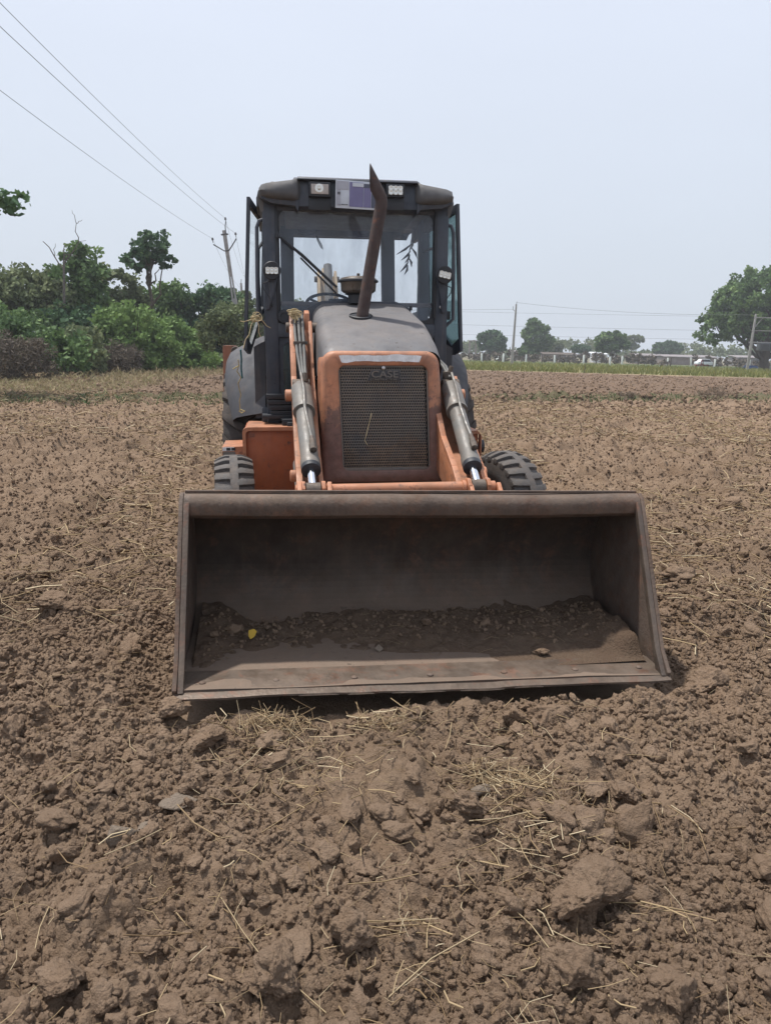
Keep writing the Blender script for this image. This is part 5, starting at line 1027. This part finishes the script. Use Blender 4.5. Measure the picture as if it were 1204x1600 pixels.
tree('bush', 'shrub mass behind the bright bush, between the trees', 'bush', -18.0, 44.0, 4.0, [(0, 0, 2.0, 2.4, 1.8, 1.9)], 130, 43, 0.19, .55, 'leaf_dark', tr=.06, seed=19, stems=3)
tree('bush', 'shrub mass backing the grey-green tree', 'bush', -20.6, 40.5, 3.6, [(0, 0, 1.8, 2.6, 1.6, 1.8)], 130, 43, 0.17, .55, 'leaf', tr=.06, seed=20, stems=3)
# dead snag
q = np.random.RandomState(31); root = empty('dead_tree', (-18.7, 44.0, 0)); tag(root, 'bare dead snag sticking out above the thicket', 'dead tree')
mb = MB(); T = limb(mb, (0, 0, -.1), (.1, 0, 6.0), .10, .06, q, .05, 6); part_ = mb.build('trunk', M['bark_grey'], root, smooth=50)
mb = MB()
for a, b, r in (((.1, 0, 5.7), (-1.0, 0, 7.2), .045), ((.1, 0, 5.9), (.2, 0, 7.0), .045), ((.1, 0, 6.0), (1.0, 0, 7.2), .05), ((1.0, 0, 7.2), (.95, 0, 8.2), .03), ((.95, 0, 8.2), (.75, 0, 8.9), .02), ((.95, 0, 8.2), (1.3, 0, 8.4), .02), ((1.0, 0, 7.2), (1.45, 0, 7.3), .018), ((.2, 0, 7.0), (.5, 0, 7.1), .02), ((-.4, 0, 6.4), (-.3, 0, 7.1), .022), ((.2, 0, 6.5), (.8, .2, 6.5), .025)): limb(mb, a, b, r, r * .5, q, .2, 4, 5)
mb.build('branches', M['bark_grey'], root, smooth=50)
# overhanging tree whose branch reaches in at the upper left
tree('tree', 'tree at the field edge whose leafy bough hangs against the sky', 'tree', -13.2, 20.5, 8.0, [(0, 0, 5.6, 2.2, 2.2, 1.9), (3.05, -.3, 5.15, .75, .9, .36), (-1.2, 0, 6.8, 2.0, 2.0, 1.2)], 150, 43, 0.13, .32, 'leaf_dark', tr=.22, seed=33, lim=24)
tree('tree', 'slender olive tree wrapping the foot of the leaning pole', 'tree', -7.7, 37.4, 4.3, [(0, 0, 2.9, 1.3, 1.0, .95), (.9, 0, 2.3, 1.1, 1.0, 1.0), (-.8, 0, 2.2, .9, .9, 1.0)], 110, 60, .105, .38, 'leaf_olive', tr=.06, seed=35, stems=3, lim=10)
# -- trees on the right
tree('big_tree', 'huge spreading tree with a dark trunk beside the transformer poles', 'tree', 57.2, 115.0, 16.0, [(0, 0, 9.2, 9.0, 8.0, 5.4), (-7.0, 0, 6.2, 4.5, 4.5, 2.6), (-2.5, 0, 12.3, 4.8, 4.5, 2.9), (5, 0, 9.0, 7, 6, 5.5), (-5.0, 0, 9.0, 4.5, 4.5, 3.2)], 900, 42, .34, .85, 'leaf', tr=.75, seed=41, lim=30, fork=.15, trunk_top=.6)
tree('tree', 'compact round tree standing beyond the right-hand grass strip', 'tree', 24.0, 180.0, 7.0, [(0, 0, 4.4, 3.3, 3, 2.4), (1.3, 0, 3.2, 2.4, 2.2, 1.9)], 150, 60, .42, .8, 'leaf_dark', tr=.25, seed=42)
tree('tree', 'tall ragged tree just past the plain concrete pole', 'tree', 34.2, 178.0, 9.8, [(0, 0, 5.6, 3.4, 3.2, 3.2), (-.4, 0, 8.2, 2.0, 2.0, 1.5), (2.6, 0, 4.4, 1.9, 1.8, 1.5), (-1.5, 0, 2.2, 2.4, 2.2, 1.9)], 190, 60, .42, .8, 'leaf', tr=.3, seed=43)
tree('tree', 'airy umbrella-shaped tree with a pale trunk before the sheds', 'tree', 49.6, 170.0, 7.2, [(0, 0, 4.9, 3.2, 3, 2.0), (-1.6, 0, 4.0, 1.9, 1.8, 1.5), (2.0, 0, 4.2, 1.8, 1.8, 1.5)], 130, 60, .40, .75, 'leaf', 'bark_grey', tr=.28, seed=44, lim=14)
tree('tree', 'low hazy tree between the ragged tree and the umbrella-shaped tree', 'tree', 43.5, 205.0, 5.4, [(0, 0, 2.9, 3.8, 3, 2.3)], 110, 60, .5, .85, 'leaf_olive', tr=.2, seed=45)
tree('tree', 'small flat-topped tree above the pale blue hut', 'tree', 50.5, 200.0, 4.3, [(0, 0, 3.3, 2.4, 2.2, .8)], 60, 60, .42, .6, 'leaf_dark', tr=.14, seed=46)
tree('tree', 'thin far tree with a spreading top over the long shed', 'tree', 79.0, 245.0, 8.6, [(0, 0, 7.0, 3.2, 2.4, 1.1), (-.5, 0, 4.6, 2.2, 2, 1.2)], 50, 55, .5, .7, 'leaf_olive', tr=.16, seed=47)
tree('tree', 'rounded far tree directly behind the long shed', 'tree', 88.0, 240.0, 7.0, [(0, 0, 4.2, 4.5, 3.5, 2.4)], 120, 60, .55, .9, 'leaf_dark', tr=.25, seed=48)
# far wood that reads as one mass
q = np.random.RandomState(50); C = []; Rr_ = []
for k in range(620):
    x = q.uniform(-75, 190); y = 275 + q.normal() * 14 + .05 * x; hh = 4.6 + 2.4 * float(fbm(np.array([x * .045]), np.array([0.0]), 9.0, 3)[0]) + (.8 if x > 95 else 0); C.append((x, y, q.uniform(.3, 1) ** .7 * hh)); Rr_.append(q.uniform(1.1, 2.2))
V, F, tn = leaves(np.array(C), np.array(Rr_), 34, .75, q); tag(link('far_tree_line', npmesh('far_tree_line', V, F, tint=tn), M['leaf_olive']), 'low hazy line of far-off trees along the horizon', 'trees', kind='stuff')
q = np.random.RandomState(52); C = []; Rr_ = []
for k in range(260):
    x = q.uniform(12, 95); y = 150 + q.normal() * 7; f_ = float(fbm(np.array([x * .12]), np.array([2.0]), 5.0, 3)[0])
    if f_ < -.1: continue
    C.append((x, y, q.uniform(.2, 1) * (1.0 + .9 * f_))); Rr_.append(q.uniform(.5, .9))
V, F, tn = leaves(np.array(C), np.array(Rr_), 34, .34, q); tag(link('field_scrub', npmesh('field_scrub', V, F, tint=tn), M['brush']), 'low dry scrub along the fence before the sheds', 'scrub', kind='stuff')
# -- grasses
def blades(name, x, y, h, wd, mat_, label, seed, zoff=0.0, spread=.35):
    q = np.random.RandomState(seed); n = len(x); z = ground_h(x, y) * (np.hypot(x, y) < 95) - .02 + zoff; az = q.uniform(0, 6.3, n); hh = h * q.uniform(.5, 1.3, n); wv = wd * q.uniform(.6, 1.3, n)
    tx, ty = q.normal(size=n) * spread * hh, q.normal(size=n) * spread * hh; b = np.stack([x, y, z], 1); sd = np.stack([np.cos(az) * wv, np.sin(az) * wv, z * 0], 1); m_ = b + np.stack([tx * .35, ty * .35, hh * .6], 1); t = b + np.stack([tx, ty, hh], 1)
    V = np.stack([b - sd * .5, b + sd * .5, m_ + sd * .4, t, m_ - sd * .4], 1).reshape(-1, 3); I = np.arange(n)[:, None] * 5
    F = np.concatenate([I + np.array([0, 1, 2, 4]), I + np.array([4, 2, 3, 3])], 1).reshape(-1, 4); F2 = F[1::2, :3]
    me = bpy.data.meshes.new(name); me.from_pydata(V.tolist(), [], [list(a) for a in F[0::2]] + [list(a) for a in F2]); tn = q.rand(n)
    a = me.attributes.new('tint', 'FLOAT', 'FACE'); a.data.foreach_set('value', np.concatenate([tn, tn]).astype(np.float32)); tag(link(name, me, M[mat_]), label, 'grass', kind='stuff')
q = np.random.RandomState(60)
x = q.uniform(-14, 70, 16000); y = 72.5 + (q.rand(16000) ** 1.3) * 50 - .09 * x; k = np.abs(x) < y * .62; blades('tall_grass', x[k], y[k], .50, .10, 'grass_green', 'strip of tall yellow-green grass beyond the ploughed land', 61)
x = q.uniform(-13, 26, 5200); y = 22.6 + .40 * x + q.normal(size=5200) * .55; k = (np.abs(x) < y * .62) & ~inside_machine(x, y, .1) & (fbm(x * .8, y * .8, 3.0, 2) > -.25); blades('bund_weeds', x[k], y[k], .14, .035, 'weed', 'low green weeds along the bund across the field', 62, spread=.8)
x = -9 - 9.0 * q.rand(9000) ** .8; y = 21.0 + q.rand(9000) * 11 + .35 * (x + 9); k = (np.abs(x) < y * .7); blades('margin_grass', x[k], y[k], .20, .028, 'grass_dry', 'dry yellow grass on the margin before the thicket', 63, spread=.7)
x = q.uniform(-14.5, -9.5, 2200); y = 30 + q.rand(2200) * 22; blades('thicket_grass', x, y, .35, .04, 'grass_dry', 'dry grass along the foot of the thicket', 64, spread=.6)
for x, y, hh, lab in ((11.6, 27.0, .6, 'brown dried weed bush on the bund, the tallest one'), (8.2, 25.8, .3, 'small brown weed clump on the bund beside the green strip')):
    tree('weed_bush', lab, 'weed', x, y, hh, [(0, 0, hh * .5, hh * .9, hh * .7, hh * .5)], 30, 16, .012, .10, 'brush_pale', tr=.010, seed=int(x * 10), stems=5, lim=10, stretch=11, z0=-.05).location.z = ground_pt(x, y)
q = np.random.RandomState(71); mb = MB(); limb(mb, (-1.7, 0, .07), (1.7, .35, .12), .09, .05, q, .12, 8); limb(mb, (-.6, 0, .1), (.2, .5, .35), .035, .012, q, .2, 4); limb(mb, (.4, .2, .1), (1.1, -.2, .32), .03, .01, q, .2, 4)
o = mb.build('fallen_branch', M['log']); o.location = (-11.3, 47.0, ground_pt(-11.3, 47.0) - .02); tag(o, 'pale fallen branch lying at the field edge below the thicket', 'branch')

# ------------------------------------------------------------------ poles and wires
def insulator(mb, p): mb.lathe([(.015, -.12), (.015, 0), (.055, .01), (.06, .04), (.035, .06), (.05, .075), (.045, .11), (.02, .13)], p, (0, 0, 1), 10)
p1 = empty('utility_pole', (-7.4, 39.0, -.1), (0, rad(-7.5), 0)); tag(p1, 'leaning concrete pole with a V-shaped arm above the thicket', 'utility pole')
mb = MB(); H1 = 7.45
mb.add([(-.16, -.09, 0), (.16, -.09, 0), (.16, .09, 0), (-.16, .09, 0), (-.085, -.07, H1), (.085, -.07, H1), (.085, .07, H1), (-.085, .07, H1)], [(3, 2, 1, 0), (4, 5, 6, 7), (0, 1, 5, 4), (1, 2, 6, 5), (2, 3, 7, 6), (3, 0, 4, 7)]) if False else None
for s in (-1, 1): mb.add([(s * .15 - .045, -.08, 0), (s * .15 + .045, -.08, 0), (s * .15 + .045, .08, 0), (s * .15 - .045, .08, 0), (s * .055 - .035, -.06, H1 - 2.2), (s * .055 + .035, -.06, H1 - 2.2), (s * .055 + .035, .06, H1 - 2.2), (s * .055 - .035, .06, H1 - 2.2)], [(3, 2, 1, 0), (4, 5, 6, 7), (0, 1, 5, 4), (1, 2, 6, 5), (2, 3, 7, 6), (3, 0, 4, 7)])
mb.span(-.09, .09, -.06, .06, H1 - 2.22, H1)
for z in (1.0, 2.4, 3.8): mb.span(-.13, .13, -.06, .06, z, z + .35)
mb.build('pole', M['concrete'], p1, 0.008)
mb = MB(); mb.tube([(-.62, -.09, H1 - .62), (-.56, -.09, H1 - .66), (-.12, -.09, H1 - .98), (.12, -.09, H1 - .98), (.52, -.09, H1 - .52), (.56, -.09, H1 - .46)], .032, 6); mb.build('cross_arm', M['iron'], p1)
mb = MB(); mb.span(-.17, .17, -.10, .10, H1 - .22, H1 - .17); mb.tube([(.08, -.08, H1 - .2), (.10, -.08, H1 + .18), (.16, -.08, H1 + .36)], .025, 6); mb.build('pole_top_bracket', M['iron'], p1)
for p in ((-.62, -.09, H1 - .42), (.56, -.09, H1 - .30), (.16, -.08, H1 + .46)):
    mb = MB(); insulator(mb, p); mb.build('insulator', M['porcelain'], p1)
bpy.context.view_layer.update()
p2 = empty('utility_pole', (-13.4, 71.0, 0), (0, rad(-3), 0)); tag(p2, 'far concrete pole whose tip shows over the olive tree', 'utility pole')
MB().add([(-.16, -.09, 0), (.16, -.09, 0), (.16, .09, 0), (-.16, .09, 0), (-.09, -.07, 7.4), (.09, -.07, 7.4), (.09, .07, 7.4), (-.09, .07, 7.4)], [(3, 2, 1, 0), (4, 5, 6, 7), (0, 1, 5, 4), (1, 2, 6, 5), (2, 3, 7, 6), (3, 0, 4, 7)]).build('pole', M['concrete'], p2, 0.008)
MB().tube([(0, 0, 7.4), (.05, 0, 7.75)], .03, 6).build('pole_top_bracket', M['iron'], p2)
def wire(name, a, b, sag, r, label, group):
    a, b = Vector(a), Vector(b); n = 26; pts = [a.lerp(b, t) - Vector((0, 0, 4 * sag * t * (1 - t))) for t in np.linspace(0, 1, n)]; o = MB().tube(pts, r, 5).build(name, M['wire'], None, smooth=80); tag(o, label, 'wire', group); return o
ends = [p1.matrix_world @ Vector(p) for p in ((-.62, -.09, H1 - .34), (.56, -.09, H1 - .22), (.16, -.08, H1 + .54))]
for e, b0, lab in zip(ends, ((-6.9, -8.0, 7.35), (-5.7, -8.0, 7.5), (-6.2, -8.0, 8.5)), ('overhead wire carried by the outer insulator of the V-shaped arm', 'overhead wire carried by the inner insulator of the V-shaped arm', 'overhead wire carried by the tip of the leaning pole')):
    wire('overhead_wire', b0, e, .55, .006, lab, None)
for e, b0, lab in zip(ends, ((-13.7, 71, 6.9), (-13.0, 71, 6.9), (-13.35, 71, 7.8)), ('far span of wire from the outer insulator towards the far pole', 'far span of wire from the inner insulator towards the far pole', 'far span of wire from the tip of the leaning pole to the far pole')):
    wire('overhead_wire', e, b0, .45, .006, lab, None)
p3 = empty('utility_pole', (16.9, 104.0, 0), (0, rad(1.0), 0)); tag(p3, 'plain tapered concrete pole standing in the right-hand grass strip', 'utility pole')
MB().add([(-.19, -.12, 0), (.19, -.12, 0), (.19, .12, 0), (-.19, .12, 0), (-.10, -.08, 8.2), (.10, -.08, 8.2), (.10, .08, 8.2), (-.10, .08, 8.2)], [(3, 2, 1, 0), (4, 5, 6, 7), (0, 1, 5, 4), (1, 2, 6, 5), (2, 3, 7, 6), (3, 0, 4, 7)]).build('pole', M['concrete'], p3, 0.01)
MB().tube([(-.42, 0, 7.9), (-.40, 0, 7.45), (-.1, 0, 7.25)], .035, 6).tube([(0, 0, 8.1), (.06, 0, 8.55)], .03, 6).build('cross_arm', M['iron'], p3)
for a, b, lab in (((17.0, 104, 8.4), (47.1, 100, 7.3), 'wire from the plain pole to the transformer poles'), ((16.6, 104, 7.5), (-40, 112, 7.8), 'wire running from the plain pole behind the cab'), ((-40, 125, 6.6), (90, 118, 6.2), 'long distant wire crossing behind the plain pole'), ((-40, 130, 5.0), (90, 128, 5.2), 'low distant wire under the others'), ((-40, 140, 9.2), (90, 120, 8.6), 'thin highest distant wire')):
    wire('overhead_wire', a, b, .5, .016, lab, None)
# transformer on two poles
tp = empty('transformer_station', (47.4, 100.0, 0)); tag(tp, 'transformer on a platform between two concrete poles under the big tree', 'transformer')
for x, tl in ((0, -.28), (3.2, .15)):
    MB().add([(x - .17, -.11, 0), (x + .17, -.11, 0), (x + .17, .11, 0), (x - .17, .11, 0), (x - .11 + -tl, -.08, 7.4), (x + .11 - tl, -.08, 7.4), (x + .11 - tl, .08, 7.4), (x - .11 - tl, .08, 7.4)], [(3, 2, 1, 0), (4, 5, 6, 7), (0, 1, 5, 4), (1, 2, 6, 5), (2, 3, 7, 6), (3, 0, 4, 7)]).build('pole', M['concrete'], tp, 0.01)
MB().span(-.1, 3.6, -.06, .06, 3.75, 3.87).span(-.1, 3.6, .2, .3, 3.75, 3.87).build('platform_beam', M['concrete'], tp)
MB().span(0, 3.5, -.05, .05, 5.25, 5.35).span(.1, 3.6, -.05, .05, 6.9, 7.02).bar((.3, 0, 5.7), (1.2, 0, 6.9), .06, .06).build('cross_arm', M['concrete'], tp)
tb = MB().span(1.1, 2.5, -.4, .5, 2.75, 3.72).build('transformer_tank', M['iron'], tp, 0.04)
for k in range(7): MB().span(1.18 + k * .19, 1.23 + k * .19, -.55, -.4, 2.85, 3.62).build('cooling_fin', M['iron'], tb)
for x in (1.4, 1.8, 2.2):
    mb = MB(); insulator(mb, (x, 0, 3.9)); mb.build('bushing', M['porcelain'], tb)

# ------------------------------------------------------------------ fence posts, sheds, odds and ends on the far side
def post(x, y, h, m, w_=.14, lab=None, grp=None):
    o = MB().prism([(-w_ / 2, 0), (w_ / 2, 0), (w_ / 2 * .85, h), (-w_ / 2 * .85, h)], 'y', -w_ / 2, w_ / 2).build('fence_post', M[m], None, .012); o.location = (x, y, -.05); o.rotation_euler = (random.gauss(0, .03), random.gauss(0, .03), random.uniform(0, 1)); tag(o, lab, 'fence post', grp)
q = np.random.RandomState(80); L1, G1 = 'whitewashed stone post in the fence line beyond the grass', 'white fence posts beyond the grass'; L2, G2 = 'weathered dark post in the fence line beyond the grass', 'dark fence posts beyond the grass'
for px in (742, 772, 806, 850, 890, 930, 950, 1010, 1050, 1092, 1132, 1182): post((px - 602) / 1155 * 1.01 * 133 * 1.0, 131 + q.normal() * 1.2, 1.55 + .2 * q.rand(), 'white', .26, L1, G1)
for px in (831, 856, 872, 918, 975, 1030, 1165): post((px - 602) / 1155 * 1.01 * 133, 131 + q.normal() * 1.2, 1.45 + .3 * q.rand(), 'bark', .16, L2, G2)
post(18.3, 70.5, .9, 'bark', .05, 'thin lone stake at the edge of the ploughed land', None)
def shed(x, y, wd, dp, h, wall, roof_, label, rz=0.0, door=True):
    r = empty('farm_shed', (x, y, 0), (0, 0, rz)); tag(r, label, 'shed'); MB().span(-wd / 2, wd / 2, 0, dp, -.1, h).build('wall', M[wall], r, .02)
    MB().add([(-wd / 2 - .3, -.4, h + .02), (wd / 2 + .3, -.4, h + .02), (wd / 2 + .3, dp + .3, h + .5), (-wd / 2 - .3, dp + .3, h + .5), (-wd / 2 - .3, -.4, h + .12), (wd / 2 + .3, -.4, h + .12), (wd / 2 + .3, dp + .3, h + .6), (-wd / 2 - .3, dp + .3, h + .6)], [(3, 2, 1, 0), (4, 5, 6, 7), (0, 1, 5, 4), (1, 2, 6, 5), (2, 3, 7, 6), (3, 0, 4, 7)]).build('roof', M[roof_], r)
    if door: MB().span(wd * .12, wd * .12 + 1.0, -.03, .02, -.1, min(1.9, h * .85)).build('door', M['iron'], r)
    return r
shed(68.5, 172, 12, 5, 1.7, 'wall', 'sheet', 'long low cement shed with a dark sheet roof')
shed(84.5, 176, 7, 5, 1.9, 'wall_grey', 'sheet', 'grey walled shed beside the long low shed')
shed(50.6, 182, 3.2, 3, 1.9, 'sheet_white', 'sheet_white', 'pale blue-white hut under the flat-topped tree')
shed(60.5, 178, 5.5, 4, 1.8, 'wall', 'sheet', 'mud-brown shed next to the umbrella-shaped tree')
shed(42.0, 186, 8, 4, 1.6, 'wall', 'bark', 'brown thatch-walled shed behind the dark fence posts')
shed(92.0, 168, 8, 4, 1.4, 'wall_grey', 'sheet_white', 'white-roofed shed behind the big tree', door=False)
shed(34.0, 190, 6, 4, 1.9, 'wall', 'sheet', 'small reddish shed behind the ragged tree')
r = empty('concrete_tower', (21.6, 196, 0)); tag(r, 'unfinished concrete frame rising above the far trees by the cab', 'concrete frame')
for x in (-.8, .8):
    for y in (0, 1.6): MB().span(x - .14, x + .14, y - .14, y + .14, 0, 4.5).build('column', M['wall'], r)
MB().span(-1.1, 1.1, -.3, 1.9, 4.5, 4.75).build('slab', M['wall'], r)
# parked white car
r = empty('parked_car', (62.8, 150, 0), (0, 0, .15)); tag(r, 'white car parked before the sheds', 'car')
body = MB().prism([(-2.1, .28), (2.1, .28), (2.12, .62), (1.9, .82), (1.0, .9), (-1.9, .92), (-2.1, .8)], 'y', -.8, .8).build('body', M['sheet_white'], r, .06)
MB().prism([(-1.7, .9), (.95, .88), (.35, 1.42), (-.2, 1.48), (-1.2, 1.44)], 'y', -.7, .7).build('cabin', M['sheet_white'], r, .05)
MB().prism([(-1.5, .95), (.75, .95), (.3, 1.36), (-1.12, 1.38)], 'y', -.715, -.69).build('window', M['dark'], r)
for x in (-1.3, 1.3):
    for y in (-.75, .75):
        wl = empty('wheel', (x, y, .31), parent=r); MB().lathe([(.2, -.09), (.31, -.08), (.31, .08), (.2, .09)], (0, 0, 0), (0, 1, 0), 20).build('tyre', M['rubber'], wl); MB().lathe([(.2, -.05), (.2, .05)], (0, 0, 0), (0, 1, 0), 16).build('rim', M['grey'], wl)
r = empty('red_cultivator', (50.2, 121, 0), (0, 0, .3)); tag(r, 'red tractor cultivator standing in the grass', 'farm implement')
MB().bar((-1.1, 0, .55), (1.1, 0, .55), .14, .14).bar((-1.1, .6, .55), (1.1, .6, .55), .14, .14).bar((-1.1, 0, .55), (-1.1, .6, .55), .14, .14).bar((1.1, 0, .55), (1.1, .6, .55), .14, .14).build('frame', M['red'], r)
MB().bar((-.35, 0, .6), (-.2, .1, 1.45), .09, .09).bar((.1, 0, .6), (-.05, .1, 1.45), .09, .09).build('mast', M['red'], r)
for k in range(7): MB().tube([(-1.05 + k * .35, (k % 2) * .6, .55), (-1.05 + k * .35, (k % 2) * .6 + .2, .3), (-1.05 + k * .35, (k % 2) * .6 - .05, 0)], .045, 6).build('tine', M['red'], r)
q = np.random.RandomState(9); V, F = ICO[3]; V = V * np.array([1.3, .8, .45]) * (1 + .25 * fbm(V[:, 0] * 2, V[:, 1] * 2, V[:, 2] * 2, 3))[:, None]; o = link('tarp_bundle', npmesh('tarp_bundle', V, F, True), M['blue']); o.location = (54.0, 113, .3); tag(o, 'crumpled blue tarpaulin bundle at the foot of the big tree', 'tarpaulin')
# white egret in the grass
r = empty('egret', (18.0, 126, 0), (0, 0, .4)); tag(r, 'white egret standing in the green grass beyond the field', 'bird')
mb = MB(); mb.tube([(-.34, 0, .62), (-.22, 0, .66), (-.05, 0, .68), (.10, 0, .72), (.20, 0, .82), (.22, 0, .95), (.17, 0, 1.06), (.20, 0, 1.16), (.28, 0, 1.19)], [.01, .06, .11, .10, .055, .035, .03, .045, .02], 10); mb.build('body', M['white'], r, smooth=70)
MB().tube([(.28, 0, 1.19), (.42, 0, 1.17)], [.015, .003], 6).build('bill', plain('egret_bill', (.5, .32, .04), .5), r)
for s in (-1, 1): MB().tube([(0, s * .04, .62), (.03, s * .04, .32), (0, s * .04, .0)], .012, 5).build('leg', M['ink'], r)

# ------------------------------------------------------------------ air
mb = MB(); mb.span(-1200, 1200, -1200, 1200, -1.5, 30.0); hz = mb.build('haze', None, None, smooth=0)
m = bpy.data.materials.new('haze'); m.use_nodes = True; n = m.node_tree.nodes; n.remove(n['Principled BSDF']); pv = n.new('ShaderNodeVolumePrincipled')
pv.inputs['Color'].default_value = (.90, .94, 1.0, 1); pv.inputs['Density'].default_value = 0.0008; pv.inputs['Anisotropy'].default_value = 0.2; m.node_tree.links.new(pv.outputs[0], n['Material Output'].inputs['Volume'])
hz.data.materials.append(m); tag(hz, kind='stuff')
